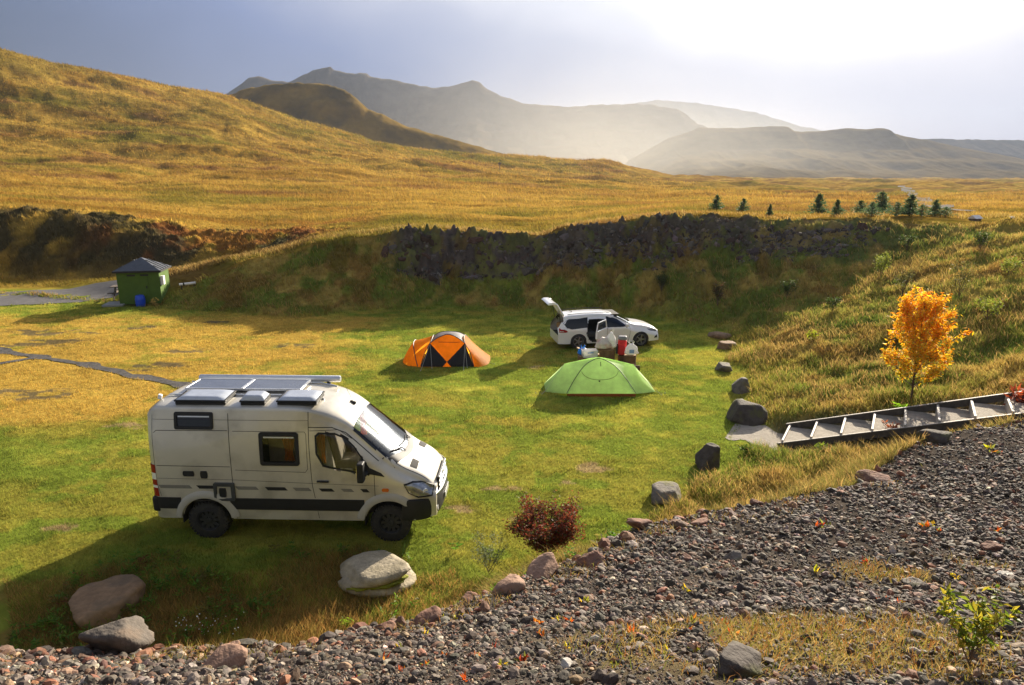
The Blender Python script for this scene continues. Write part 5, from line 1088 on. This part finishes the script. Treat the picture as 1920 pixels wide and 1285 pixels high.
# ================================================================== GRAVEL STONES
def ico(sub):
    bm = bmesh.new(); bmesh.ops.create_icosphere(bm, subdivisions=sub, radius=1); v = np.array([p.co[:] for p in bm.verts]); f = np.array([[a.index for a in q.verts] for q in bm.faces]); bm.free(); return v, f
def pebbles():
    n = 400000; y = np.exp(RNG.uniform(math.log(2.3), math.log(17.5), n)); x = RNG.uniform(-.92, .92, n)*(y*.95+.2); M = land(x, y, True)
    g_ = grass_on_gravel(x, y); k = M['isb'] & (M['sd'] < .10) & (RNG.random(n) > g_*.75) & (RNG.random(n) > .6*sstep(.52, .66, fbm(x*1.3, y*1.3, 251, 4))); x, y, z = x[k], y[k], M['z'][k]; n = len(x); dist = np.hypot(np.hypot(x, y), CAMZ-z)
    r = np.exp(RNG.normal(math.log(.0066), .66, n))*np.clip(dist/5.0, .8, 2.2)*np.where((x < -1.2) & (RNG.random(n) < .35), 1.3, 1); r = np.clip(r, .0035, .046); edge_ = (M['sd'][k] > -.45) & (RNG.random(n) < .07); r = np.where(edge_, r*1.8, r); r = np.where(RNG.random(n) < .4, r*.6, r)
    pal = np.array([[.046, .041, .038], [.080, .073, .068], [.125, .118, .112], [.21, .20, .19], [.100, .070, .053], [.17, .085, .058], [.23, .18, .13], [.42, .39, .34]])
    ci = RNG.choice(8, n, p=[.26, .27, .17, .07, .11, .06, .045, .015]); ci = np.where(edge_ & (RNG.random(n) < .6), RNG.choice([4, 5, 5], n), ci); C_ = vary(pal[ci], .75, 1.3)*np.array([1.24, 1.08, .90])
    Vs, Fs, Cs, b = [], [], [], 0
    for sub, sel in ((2, r/dist > .0055), (1, r/dist <= .0055)):
        v, f = ico(sub); i = np.where(sel)[0]; m = len(i)
        if not m: continue
        q = v[None]*(1+RNG.normal(0, .10 if sub == 2 else .2, (m, len(v), 1))); s = np.stack([RNG.uniform(.8, 1.35, m), RNG.uniform(.7, 1.1, m), RNG.uniform(.38, .8, m)], 1); q = q*s[:, None, :]
        a, t, p = RNG.random(m)*6.283, RNG.normal(0, .45, m), RNG.normal(0, .45, m)
        c_, s_ = np.cos(t)[:, None], np.sin(t)[:, None]; q = np.stack([q[..., 0], q[..., 1]*c_-q[..., 2]*s_, q[..., 1]*s_+q[..., 2]*c_], -1)
        c_, s_ = np.cos(p)[:, None], np.sin(p)[:, None]; q = np.stack([q[..., 0]*c_+q[..., 2]*s_, q[..., 1], -q[..., 0]*s_+q[..., 2]*c_], -1)
        c_, s_ = np.cos(a)[:, None], np.sin(a)[:, None]; q = np.stack([q[..., 0]*c_-q[..., 1]*s_, q[..., 0]*s_+q[..., 1]*c_, q[..., 2]], -1)
        q = q*r[i][:, None, None]+np.stack([x[i], y[i], z[i]+r[i]*.28], 1)[:, None, :]
        Vs.append(q.reshape(-1, 3)); Fs.append((f[None]+(np.arange(m)*len(v))[:, None, None]).reshape(-1, 3)+b); Cs.append(np.repeat(C_[i], len(v), 0)); b += m*len(v)
    o = np_mesh('gravel', np.concatenate(Vs), np.concatenate(Fs), mat('gravel stones', attr='col', rough=.8, var=.35, vscale=40, bump=.35, bscale=120, spec=.25, dist=.004), np.concatenate(Cs), smooth=False); o['kind'] = 'stuff'
pebbles()
def crag_stones():
    """broken stones standing out of the rock face"""
    x = RNG.uniform(-8, 20, 60000); y = RNG.uniform(35, 42, 60000); M = land(x, y, True); k = (M['rock'] > .3) & (M['p'] < .87) & (RNG.random(len(x)) < .6); x, y, z = x[k][:6000], y[k][:6000], M['z'][k][:6000]; m = len(x); v, f = ico(1)
    r = np.exp(RNG.normal(math.log(.055), .6, m)); q = v[None]*(1+RNG.normal(0, .25, (m, len(v), 1)))*np.stack([RNG.uniform(.8, 1.6, m), RNG.uniform(.6, 1, m), RNG.uniform(.5, 1.1, m)], 1)[:, None, :]
    a = RNG.normal(0, .8, m); c_, s_ = np.cos(a)[:, None], np.sin(a)[:, None]; q = np.stack([q[..., 0]*c_-q[..., 2]*s_, q[..., 1], q[..., 0]*s_+q[..., 2]*c_], -1)*r[:, None, None]+np.stack([x, y+.05, z-r*.35], 1)[:, None, :]
    pal = np.array([[.07, .058, .050], [.11, .09, .078], [.16, .135, .115], [.09, .06, .045]]); C_ = vary(pal[RNG.choice(4, m)], .7, 1.3)
    o = np_mesh('crag_stones', q.reshape(-1, 3), (f[None]+(np.arange(m)*len(v))[:, None, None]).reshape(-1, 3), mat('crag stone', attr='col', rough=.9, var=.3, vscale=12, spec=.1), np.repeat(C_, len(v), 0), smooth=False); o['kind'] = 'stuff'
crag_stones()
# ================================================================== ROCKS
def rock_mat(n, c, moss=None, sc=6): return mat(n, c, rough=.88, var=.35, vscale=sc, bump=.8, bscale=sc*3, dirt=moss, dscale=sc*.6, spec=.25, dist=.03)
RTAN = rock_mat('tan boulder', (.31, .265, .19), (.20, .17, .11), 5); RBROWN = rock_mat('brown boulder', (.25, .155, .085), (.13, .095, .06), 4); RGREY = rock_mat('grey rock', (.15, .13, .11), (.16, .15, .05)); RGREYD = rock_mat('dark grey rock', (.095, .08, .066), (.14, .10, .07)); RDARK = rock_mat('dark rock', (.075, .062, .052), (.10, .10, .03)); RRED = rock_mat('red rock', (.19, .10, .068), (.10, .07, .06)); RPINK = rock_mat('pink brown slab', (.27, .165, .115), (.2, .14, .1)); RPALE = rock_mat('pale stone', (.45, .42, .37)); RMOSS = mat('moss', (.22, .23, .02), rough=.95, var=.4, vscale=20, bump=1, bscale=40, transl=.2)
def rock(name, loc, dim, mt, label, seed, planes=14, sub=4, rot=(0, 0, 0), rough=.06, flat=.0, cat='rock', group=None, squash=None):
    v, f = ico(sub); rg = np.random.default_rng(seed); r = np.full(len(v), 1.15)
    if planes:
        N_ = rg.normal(size=(planes, 3)); N_ /= np.linalg.norm(N_, axis=1)[:, None]; N_ = np.concatenate([N_, [[0, 0, 1]]]); D = rg.uniform(.50, .95, len(N_))
        d = v @ N_.T; r = np.minimum(r, np.where(d > .05, D[None]/np.maximum(d, .05), 9).min(1))
    w = v*r[:, None]
    n1 = fbm(w[:, 0]*2+seed, w[:, 1]*2+w[:, 2]*1.7, seed, 4, .55)-.5; n2 = fbm(w[:, 0]*7+seed, w[:, 2]*7+w[:, 1]*5, seed+5, 3)-.5
    w = w*(1+rough*2*n1+rough*.7*n2)[:, None]
    if squash: w = squash(w)
    w = w*np.array(dim)/2; o = np_mesh(name, w, f, mt, None, True); o.location = loc; o.rotation_euler = rot
    return tag(o, label, cat, group)
def rk(px, py, wpx, hpx, mt, label, seed, name='rock', deep=1.0, sink=.3, **k):
    p = hit(px, py); Z = (p-Vector((0, 0, CAMZ))).length; Z = p.y*math.cos(PITCH)+(CAMZ-p.z)*math.sin(PITCH); s = Z/F; W_, H_ = wpx*s*.92, hpx*s*.80
    return rock(name, p+Vector((0, W_*.25*deep, H_*(.5-sink))), (W_, W_*deep, H_*1.25), mt, label, seed, **k)
def wedge(w): w = w.copy(); w[:, 2] *= .70+.38*np.clip((w[:, 0]+.6)/1.4, 0, 1); return w
rk(176, 1164, 146, 72, RBROWN, 'large smooth brown boulder lying in the shadow at the lower left', 3, 'boulder', planes=7, rough=.06, squash=wedge, sink=.22)
rk(205, 1226, 140, 86, RGREYD, 'angular grey rock with a pinkish tip in front of the brown boulder', 12, planes=10, rough=.09, sink=.2, rot=(0, -.05, .5), deep=.8)
def split_boulder():
    p = hit(697, 1112); s = (p.y*math.cos(PITCH)+(CAMZ-p.z)*math.sin(PITCH))/F; b = thing('boulder', 'large rounded tan boulder split by a mossy cleft, lying beyond the gravel edge', 'boulder', p+Vector((0, .35, 0)))
    for nm, dz, hh, sd_, wx in (('lower_half', .08, .30, 31, 1.26), ('upper_half', .27, .24, 32, 1.20)):
        o = rock(nm, (0.03 if nm == 'lower_half' else -.02, 0, dz), (wx, .95, hh*1.2), RTAN, '', sd_, planes=4, rough=.06, rot=(0, -.06 if dz > .2 else .05, 0)); o.parent = b
        for q in ('label', 'category'): del o[q]
    o = rock('moss', (.10, -.20, .185), (.98, .60, .09), RMOSS, '', 33, planes=0, rough=.3, rot=(0, -.06, 0)); o.parent = b
    for q in ('label', 'category'): del o[q]
split_boulder()
rk(1258, 946, 78, 48, RGREY, 'low grey rock with mossy top on the lawn below the gravel edge', 41, planes=9); rk(1333, 878, 66, 74, RDARK, 'dark pointed rock standing left of the foot of the steps', 42, planes=10, sink=.25, squash=lambda w: np.stack([w[:, 0]*(1-.35*w[:, 2]), w[:, 1]*(1-.3*w[:, 2]), w[:, 2]], 1))
rk(1400, 795, 78, 62, RDARK, 'dark rounded rock on the bank above the foot of the steps', 43, planes=9, sink=.25); rk(1390, 735, 48, 40, RGREY, 'brownish grey rock on the bank, behind the dark rounded one', 44, planes=9)
rk(1358, 697, 40, 24, RGREY, 'small low rock at the lawn edge right of the green tent', 45, planes=10); rk(1363, 655, 36, 28, RBROWN, 'square brown rock at the lawn edge in the shade behind the car', 46, planes=8); rk(1352, 634, 42, 18, RBROWN, 'flat brown rock just behind the square one at the shaded lawn edge', 47, planes=8)
L_ = [(1200, 992, 66, 34, RRED, 'large reddish block at the top of the gravel edge, right of the red bush'), (1135, 1030, 44, 46, RRED, 'upright reddish stone at the gravel edge touching the red bush'), (1108, 1060, 92, 40, RRED, 'wide flat reddish slab at the gravel edge below the red bush'), (1022, 1082, 84, 44, RPINK, 'long tilted pink brown slab at the gravel edge left of the red bush'), (955, 1110, 70, 36, RPINK, 'pink brown slab at the gravel edge below the grey shrub'), (797, 1172, 60, 40, RRED, 'reddish brown block standing alone at the gravel edge right of the split boulder'), (1420, 948, 40, 22, RRED, 'dark red stone at the gravel edge, farthest right of the reddish ones'), (1318, 985, 66, 18, RRED, 'long low reddish slab on the gravel right of the large reddish block'), (1270, 983, 44, 20, RPINK, 'small pinkish slab beside the large reddish block'), (432, 1222, 44, 46, RPINK, 'upright pink stone at the lower left gravel edge'), (312, 1226, 46, 24, RPINK, 'low pinkish stone right of the angular grey rock'), (405, 1258, 130, 44, RPINK, 'broad flat pale brown slab in the lower left gravel'), (1888, 1084, 38, 14, RPALE, 'pale oblong stone on the gravel at the right edge'), (1865, 1034, 46, 26, RRED, 'brown pointed stone lying on the gravel near the right edge'), (1290, 1052, 26, 22, RRED, 'small rust coloured stone in the middle of the gravel'), (1712, 1098, 42, 14, RGREY, 'flat grey stone on the gravel above the leafy green shrub'), (1378, 1052, 38, 20, RGREY, 'rounded grey stone on the gravel right of the small rust stone'), (1395, 1270, 150, 46, RDARK, 'large dark rock at the bottom edge among dry grass'), (287, 1268, 34, 20, RDARK, 'round dark cobble left of the broad pale slab'), (1062, 1252, 34, 20, RPALE, 'light grey cobble low down in the middle of the gravel'), (880, 1128, 40, 18, RRED, 'small reddish stone at the gravel edge between the tilted slab and the lone block'), (720, 1182, 44, 16, RRED, 'thin reddish slab at the gravel edge below the split boulder'), (1760, 830, 70, 34, RDARK, 'dark stony clod at the upper right gravel edge near the steps'), (1640, 905, 60, 30, RRED, 'dark reddish lump on the gravel edge right of the farthest red stone')]
for k, (px, py, w_, h_, mt, lb) in enumerate(L_):
    f_ = 1 if k in (0, 3, 4, 5) or k > 11 else .72
    rk(px, py, w_*f_, h_*f_*.92, mt, lb, 100+k, planes=9, deep=.75, rough=.09, sink=.3, rot=(RNG.normal(0, .2), (-.30 if k in (2, 3, 4) else RNG.normal(0, .15)), (.5 if k < 12 else RNG.normal(0, .4))))
# ================================================================== SHRUBS, TREES, SPROUTS
LEAF = mat('leaves', attr='col', rough=.55, transl=.5, spec=.3); TWIG = mat('twig bark', (.10, .065, .04), rough=.85, var=.3, vscale=20)
def leaf_mesh(name, P, D, L, Wd, C_, parent, fold=.25):
    """pointed leaves at P along D with length L and width Wd"""
    P, D = np.asarray(P, float), np.asarray(D, float); n = len(P); D = D/np.linalg.norm(D, axis=1)[:, None]; U = RNG.normal(size=(n, 3)); S = np.cross(D, U); S /= np.linalg.norm(S, axis=1)[:, None]; N_ = np.cross(S, D)
    L, Wd = np.broadcast_to(L, n)[:, None], np.broadcast_to(Wd, n)[:, None]
    V = np.stack([P, P+D*L*.45+S*Wd/2+N_*L*fold*.3, P+D*L+N_*L*-.1, P+D*L*.45-S*Wd/2+N_*L*fold*.3], 1).reshape(-1, 3)
    return np_mesh(name, V, np.arange(n*4).reshape(-1, 4), LEAF, np.repeat(C_, 4, 0), False, parent)
def grow(base, h, spread, nb, rg, up=.6, r0=.03, sub=5, start=.2, twist=.25, sublen=.32):
    """branches as point lists: a leader or clump of stems with side shoots"""
    br = []
    for k in range(nb):
        a = 2.399*k+rg.uniform(-.4, .4); t = start+(1-start)*(k+.5)/nb*.65; o = Vector((0, 0, h*t*.5 if nb > 6 else 0)); p = [o]; d = Vector((math.cos(a)*spread/h, math.sin(a)*spread/h, up+rg.uniform(0, .35))).normalized(); ln = h*(.95-.4*t)*rg.uniform(.75, 1.05)
        for i in range(6): d = (d+Vector((rg.normal(0, twist*.3), rg.normal(0, twist*.3), .08))).normalized(); p.append(p[-1]+d*ln/6)
        br.append((p, r0*(1-.5*t)))
        for s in range(sub):
            i = rg.integers(2, 6); q = p[i]; d2 = (p[i+1 if i < 6 else 6]-p[i-1]).normalized()+Vector((rg.normal(0, .6), rg.normal(0, .6), rg.uniform(0, .5))); d2.normalize(); l2 = ln*sublen*rg.uniform(.6, 1.2); pp = [q]
            for j in range(3): d2 = (d2+Vector((rg.normal(0, .12), rg.normal(0, .12), .06))).normalized(); pp.append(pp[-1]+d2*l2/3)
            br.append((pp, r0*.35))
    return br
def plant(name, label, cat, loc, h, spread, nb, pal, nleaf, L, Wd, seed, group=None, r0=.012, trunk=0.0, droop=0.0, up=.6, sub=5, stem_name='stem', leaf_name='foliage', start=.0, lowpal=None, sublen=.32, jit=.05, crown=None):
    rg = np.random.default_rng(seed); t = thing(name, label, cat, loc, 0, group); br = crown(h-trunk, spread, rg) if crown else grow(None, h-trunk, spread, nb, rg, up, r0, sub, start, sublen=sublen)
    off = Vector((0, 0, trunk)); m = MB()
    if trunk: m.tube([(0, 0, -.1), (.01, 0, trunk*.6), (0, .01, trunk+.05), (.02, 0, trunk+(h-trunk)*.45), (-.02, .02, trunk+(h-trunk)*.85)], [r0*1.5, r0*1.35, r0*1.2, r0*.8, r0*.25], 8)
    for p, r in br: m.tube([q+off for q in p], [max(.0015, r*(1-.8*i/(len(p)-1))) for i in range(len(p))], 5, caps=False)
    m.build(stem_name, TWIG, t, smooth=True)
    P, D, Cc = [], [], []
    for k in range(nleaf):
        p, r = br[rg.integers(len(br))]; u = rg.uniform(.25, 1)*(len(p)-1); i = min(int(u), len(p)-2); q = p[i].lerp(p[i+1], u-i)+off; d = Vector((rg.normal(0, 1), rg.normal(0, 1), rg.normal(.2, .6)-droop))
        q = q+Vector((rg.normal(0, jit), rg.normal(0, jit), rg.normal(0, jit))); P.append(q); D.append(d.normalized()); f = min(1, q.z/h)
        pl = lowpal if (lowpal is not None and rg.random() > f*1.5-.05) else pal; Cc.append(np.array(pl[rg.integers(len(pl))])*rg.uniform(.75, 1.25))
    leaf_mesh(leaf_name, P, D, L*rg.uniform(.7, 1.25, nleaf), Wd*rg.uniform(.7, 1.25, nleaf), np.array(Cc), t); return t
def ovoid(h, spread, rg):
    """limbs leaving a central leader all the way up, longest below the middle"""
    br = []
    for k in range(34):
        t = ((k+.5)/34)**1.15; z = h*(.0+.78*t); a = 2.399*k+rg.uniform(-.4, .4); ln = spread*(.72+1.1*t*(1-t)-.45*t)*rg.uniform(.72, 1.12); d = Vector((math.cos(a), math.sin(a), .45+.9*t)).normalized(); p = [Vector((0, 0, z))]
        for i in range(5): d = (d+Vector((rg.normal(0, .10), rg.normal(0, .10), .13))).normalized(); p.append(p[-1]+d*ln/5)
        br.append((p, .014*(1-.5*t)))
        for s_ in range(6):
            i = int(rg.integers(1, 5)); d2 = (p[i+1]-p[i]).normalized()+Vector((rg.normal(0, .6), rg.normal(0, .6), rg.uniform(-.1, .5))); d2.normalize(); l2 = .42*rg.uniform(.5, 1.2); pp = [p[i]]
            for j in range(3): d2 = (d2+Vector((0, 0, .08))).normalized(); pp.append(pp[-1]+d2*l2/3)
            br.append((pp, .005))
    for k in range(5):
        a = 1.3*k; p = [Vector((0, 0, h*.22))]; d = Vector((math.cos(a)*.32, math.sin(a)*.32, 1)).normalized(); ln = h*rg.uniform(.62, .86)
        for i in range(6): d = (d+Vector((rg.normal(0, .05), rg.normal(0, .05), .05))).normalized(); p.append(p[-1]+d*ln/6)
        br.append((p, .012))
        for s_ in range(9):
            i = int(rg.integers(1, 6)); d2 = (Vector((rg.normal(0, 1), rg.normal(0, 1), rg.uniform(.2, .9)))).normalized(); pp = [p[i]]
            for j in range(3): pp.append(pp[-1]+d2*.10)
            br.append((pp, .004))
    return br
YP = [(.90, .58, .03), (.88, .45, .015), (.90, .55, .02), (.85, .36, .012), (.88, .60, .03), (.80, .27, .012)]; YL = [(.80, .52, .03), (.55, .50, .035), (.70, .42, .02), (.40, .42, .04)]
tb_ = hit(1708, 748)
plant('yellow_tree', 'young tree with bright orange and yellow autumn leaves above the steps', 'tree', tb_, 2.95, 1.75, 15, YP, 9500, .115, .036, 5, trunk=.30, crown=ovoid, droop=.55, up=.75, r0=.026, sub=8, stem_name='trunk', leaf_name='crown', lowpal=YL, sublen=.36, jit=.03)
RP = [(.22, .040, .022), (.15, .028, .02), (.27, .075, .03), (.12, .05, .02), (.10, .10, .02)]
plant('red_bush', 'dense dark red bush on the lawn behind the gravel edge', 'bush', Vector((.66, 11.75, 0)), 1.15, 1.15, 40, RP, 11000, .055, .028, 8, up=.75, r0=.009, sub=8, sublen=.4, jit=.05)
plant('grey_shrub', 'sparse grey green shrub left of the red bush', 'bush', Vector((-.42, 11.2, 0)), .78, .55, 12, [(.16, .19, .10), (.12, .16, .06), (.24, .26, .17)], 900, .045, .014, 9, up=.8, r0=.006, sub=5, jit=.02)
plant('leafy_shrub', 'low bright green leafy shrub growing from the near gravel', 'bush', hit(1815, 1250), .46, .25, 9, [(.20, .24, .02), (.13, .20, .02), (.30, .28, .03), (.42, .34, .03)], 420, .055, .022, 10, up=.9, r0=.005, sub=4, jit=.012)
for k, (px, py, hh, sp, lb, pal) in enumerate([(1797, 560, 1.5, .5, 'thin half bare sapling high on the right bank above the yellow tree', 0), (1690, 560, 1.3, .5, 'thin olive sapling on the bank left of the tall half bare one', 0), (1650, 520, 1.1, .5, 'pale green sapling on the shaded upper bank', 1), (1240, 548, 1.0, .3, 'small dark sapling at the foot of the rock face behind the car', 2), (1345, 575, 1.2, .45, 'dark reddish shrub on the shaded bank right of the car', 3), (1475, 560, .9, .6, 'low dark green shrub in the middle of the shaded bank', 2), (1560, 585, .7, .6, 'low spreading green shrub left of the yellow tree in shade', 2), (1850, 600, .8, .7, 'yellow green shrub at the right edge above the yellow tree', 1), (1890, 520, .8, .7, 'yellow green shrub high at the right edge', 1), (1700, 470, .8, .5, 'small round shrub near the top of the right bank', 2), (1836, 470, .9, .5, 'dark round bush near the skyline at the upper right', 2)]):
    P_ = [[(.14, .13, .03), (.10, .11, .025), (.2, .17, .05)], [(.26, .30, .03), (.18, .24, .025), (.32, .33, .06)], [(.06, .10, .018), (.08, .12, .02), (.05, .07, .015)], [(.14, .06, .025), (.10, .07, .02), (.08, .09, .02)]][pal]
    q = hit(px, py); plant('sapling' if pal < 1 or hh > 1 else 'shrub', lb, 'sapling' if pal < 1 or hh > 1 else 'bush', q, hh, sp, 9, P_, int(700*hh*(.45 if pal == 0 else 1)), .085, .035, 60+k, up=.85, r0=.012, sub=5, jit=.06)
for k, (px, py, hh, lb, c1) in enumerate([(1688, 775, .38, 'bright green leafy plant beside the upper edge of the steps', (.22, .40, .02)), (648, 1178, .20, 'bright green broad leaved plant at the gravel edge below the split boulder', (.30, .45, .03)), (1522, 640, .50, 'yellow green leafy plant on the bank left of the yellow tree', (.36, .40, .03)), (1395, 850, .36, 'dark green tuft beside the foot of the steps', (.06, .11, .015)), (1905, 770, .75, 'red stemmed dock plant at the right end of the steps', (.30, .06, .02)), (1668, 815, .40, 'rusty dock plant growing against the lower board of the steps', (.32, .09, .03)), (290, 575, .5, 'straw coloured weed at the right corner of the green shed', (.34, .24, .06)), (1540, 850, .35, 'small green weed on the rough grass below the steps', (.22, .30, .03))]):
    plant('weed', lb, 'plant', hit(px, py), hh, hh*.6, 6, [c1, tuple(q*.7 for q in c1), tuple(q*1.25 for q in c1)], 90, hh*.30, hh*.09, 80+k, up=.8, r0=.005, sub=3, jit=.02)
# sprouts on the gravel
SPR = {'orange': [(.75, .20, .02), (.70, .12, .02), (.8, .32, .03)], 'yellow': [(.70, .58, .03), (.55, .55, .03), (.78, .50, .03)], 'red': [(.50, .06, .02), (.60, .12, .02), (.35, .05, .02)]}
spx = [(797, 1190, 'yellow'), (750, 1220, 'yellow'), (832, 1165, 'yellow'), (858, 1162, 'yellow'), (700, 1225, 'orange'), (720, 1240, 'orange'), (835, 1232, 'orange'), (895, 1232, 'orange'), (1015, 1195, 'orange'), (1008, 1170, 'orange'), (1070, 1168, 'orange'), (980, 1242, 'red'), (1290, 1108, 'yellow'), (1535, 990, 'red'), (1548, 985, 'red'), (1655, 1130, 'red'), (1690, 1132, 'orange'), (1735, 990, 'orange'), (1745, 985, 'yellow'), (1762, 998, 'orange'), (1870, 1000, 'orange'), (1855, 845, 'yellow'), (1868, 850, 'orange'), (1795, 1085, 'yellow'), (1292, 1182, 'orange'), (1300, 1170, 'orange'), (1360, 1170, 'orange'), (1375, 1188, 'orange'), (940, 1250, 'yellow'), (1060, 1215, 'yellow'), (800, 1250, 'orange'), (870, 1275, 'orange'), (670, 1275, 'red'), (1100, 1130, 'yellow'), (1050, 1165, 'yellow'), (1530, 1075, 'yellow'), (1150, 1250, 'yellow'), (1250, 1230, 'yellow'), (1305, 1220, 'yellow'), (610, 1250, 'orange'), (925, 1215, 'red'), (1625, 1055, 'red'), (1180, 1190, 'orange'), (760, 1262, 'orange')]
for k, (px, py, kind) in enumerate(spx):
    p = hit(px, py); s = (p.y*math.cos(PITCH)+(CAMZ-p.z)*math.sin(PITCH))/F; rg = np.random.default_rng(500+k); hh = s*rg.uniform(11, 20); n = int(rg.integers(6, 12))
    P = np.tile(np.array(p)[None], (n, 1))+rg.normal(0, s*4, (n, 3))*[1, 1, 0]; D = rg.normal(0, .55, (n, 3)); D[:, 2] = rg.uniform(.25, 1.1, n)
    o = leaf_mesh('sprout', P, D, hh*rg.uniform(.6, 1.1, n), hh*.30, np.array([SPR[kind][rg.integers(3)] if rg.random() < .8 else (.25, .26, .05) for _ in range(n)])*rg.uniform(.5, 1.0, (n, 1)), None)
    tag(o, {'orange': 'little orange leaved sprout growing among the dark gravel', 'yellow': 'little yellow leaved sprout growing among the dark gravel', 'red': 'little red leaved sprout growing among the dark gravel'}[kind], 'plant', kind+' sprouts in the gravel')
# weeds in the unmown strip
n = 2600; x = RNG.uniform(-8, 2.5, n); y = RNG.uniform(8.4, 12, n); k = fringe(x, y)*sstep(.42, .62, fbm(x*.9, y*.9, 261, 3)) > RNG.random(n); x, y = x[k], y[k]; z = land(x, y); P, D, L, Cc = [], [], [], []
for a, b, c_ in zip(x, y, z):
    hh = random.uniform(.06, .22); base = np.array([(.11, .22, .025), (.17, .26, .03), (.20, .17, .04), (.22, .10, .03)][int(RNG.choice(4, p=[.4, .3, .2, .1]))])
    for q in range(14): P.append((a+random.gauss(0, .03), b+random.gauss(0, .03), c_+hh*random.random())); D.append((random.gauss(0, 1), random.gauss(0, 1), random.uniform(.1, .9))); L.append(hh*.5); Cc.append(base*random.uniform(.7, 1.3))
o = leaf_mesh('weeds', P, D, np.array(L), np.array(L)*.35, np.array(Cc), None); o['kind'] = 'stuff'
# conifers beyond the rim
def conifer(px, py, hpx, label, seed, wide=.42):
    p = hit(px, py); s = (p.y*math.cos(PITCH)+(CAMZ-p.z)*math.sin(PITCH))/F; h = hpx*s*1.15; wide = wide*1.45; rg = np.random.default_rng(seed); t = thing('spruce', label, 'tree', p, 0, 'spruces beyond the rim')
    m = MB(); m.tube([(0, 0, -.1), (0, 0, h*.5), (0, 0, h*.98)], [.035*h, .02*h, .004*h], 6); m.build('trunk', TWIG, t); P, D, L = [], [], []
    nw = 11
    for w in range(nw):
        z = h*(.06+.90*w/nw); rr = h*wide*(1-w/nw)**.8*rg.uniform(.75, 1.2)
        for b in range(13):
            a = rg.uniform(0, 6.283); l = rr*rg.uniform(.5, 1.1)
            for q in range(7):
                f = (q+.5)/7*l; P.append((f*math.cos(a), f*math.sin(a), z+f*.18+rg.normal(0, .02*h))); D.append((math.cos(a)+rg.normal(0, .7), math.sin(a)+rg.normal(0, .7), .25+rg.normal(0, .4))); L.append(.14*h*(1-.45*w/nw))
    for q in range(24): P.append((0, 0, h*rg.uniform(.8, .97))); D.append((rg.normal(0, .4), rg.normal(0, .4), 1)); L.append(.06*h)
    n = len(P); leaf_mesh('crown', P, D, np.array(L), np.array(L)*.42, np.array([(.075, .125, .05)])*rg.uniform(.6, 1.5, (n, 1)), t)
for k, (px, py, hp, lb, w) in enumerate([(1343, 395, 26, 'lone small spruce, leftmost beyond the rim', .36), (1393, 397, 22, 'small spruce standing second from the left beyond the rim', .40), (1443, 404, 19, 'tiniest thin spruce alone in the middle of the row beyond the rim', .22), (1534, 404, 36, 'pointed spruce left of the thick spruce clump', .38), (1568, 405, 27, 'shorter spruce squeezed between the pointed one and the clump', .34), (1612, 405, 26, 'bushy low spruce at the left end of the clump', .62), (1634, 406, 24, 'round low spruce inside the clump, left of its tallest tree', .6), (1650, 405, 40, 'tallest spruce in the middle of the clump', .45), (1680, 406, 24, 'broad low spruce right of the tallest in the clump', .7), (1705, 405, 36, 'second tallest spruce, right part of the clump', .42), (1728, 406, 20, 'low bushy spruce beside the pale track', .7), (1752, 406, 28, 'spruce at the right end of the clump in front of the track', .42), (1772, 407, 17, 'smallest bushy spruce trailing off at the right end', .8)]): conifer(px, py, hp, lb, 200+k, w)
# far small things
p = hit(937, 319); sp = thing('signpost', 'small dark signpost alone on the golden hillside', 'sign', p); s = p.y/F
m = MB(); m.box((0, 0, 6*s), (1.3*s, 1.3*s, 14*s)); m.build('post', WOODG, sp); m = MB(); m.box((0, -1.2*s, 11.5*s), (5.5*s, .6*s, 3.5*s)); m.build('board', WOODG, sp)
p = hit(1828, 414); s = p.y/F; hu = thing('hut', 'tiny hut with white roof peeping over the rim at the far right', 'hut', p, rad(25)); m = MB(); m.box((0, 0, 2*s), (18*s, 12*s, 6*s)); m.build('wall', WOODG, hu)
m = MB(); m.add([(-11*s, -8*s, 4*s), (11*s, -8*s, 4*s), (11*s, 8*s, 4*s), (-11*s, 8*s, 4*s), (-11*s, 0, 10*s), (11*s, 0, 10*s)], [(0, 1, 5, 4), (2, 3, 4, 5), (0, 4, 3), (1, 2, 5), (0, 3, 2, 1)]); m.build('roof', mat('white roof', (.6, .6, .6), rough=.5, var=.1), hu)
p = hit(1896, 410); s = p.y/F; rock('boulder', p+Vector((0, 0, 1.5*s)), (11*s, 8*s, 6*s), RPALE, 'small white boulder near the rim at the far right', 77, planes=9)
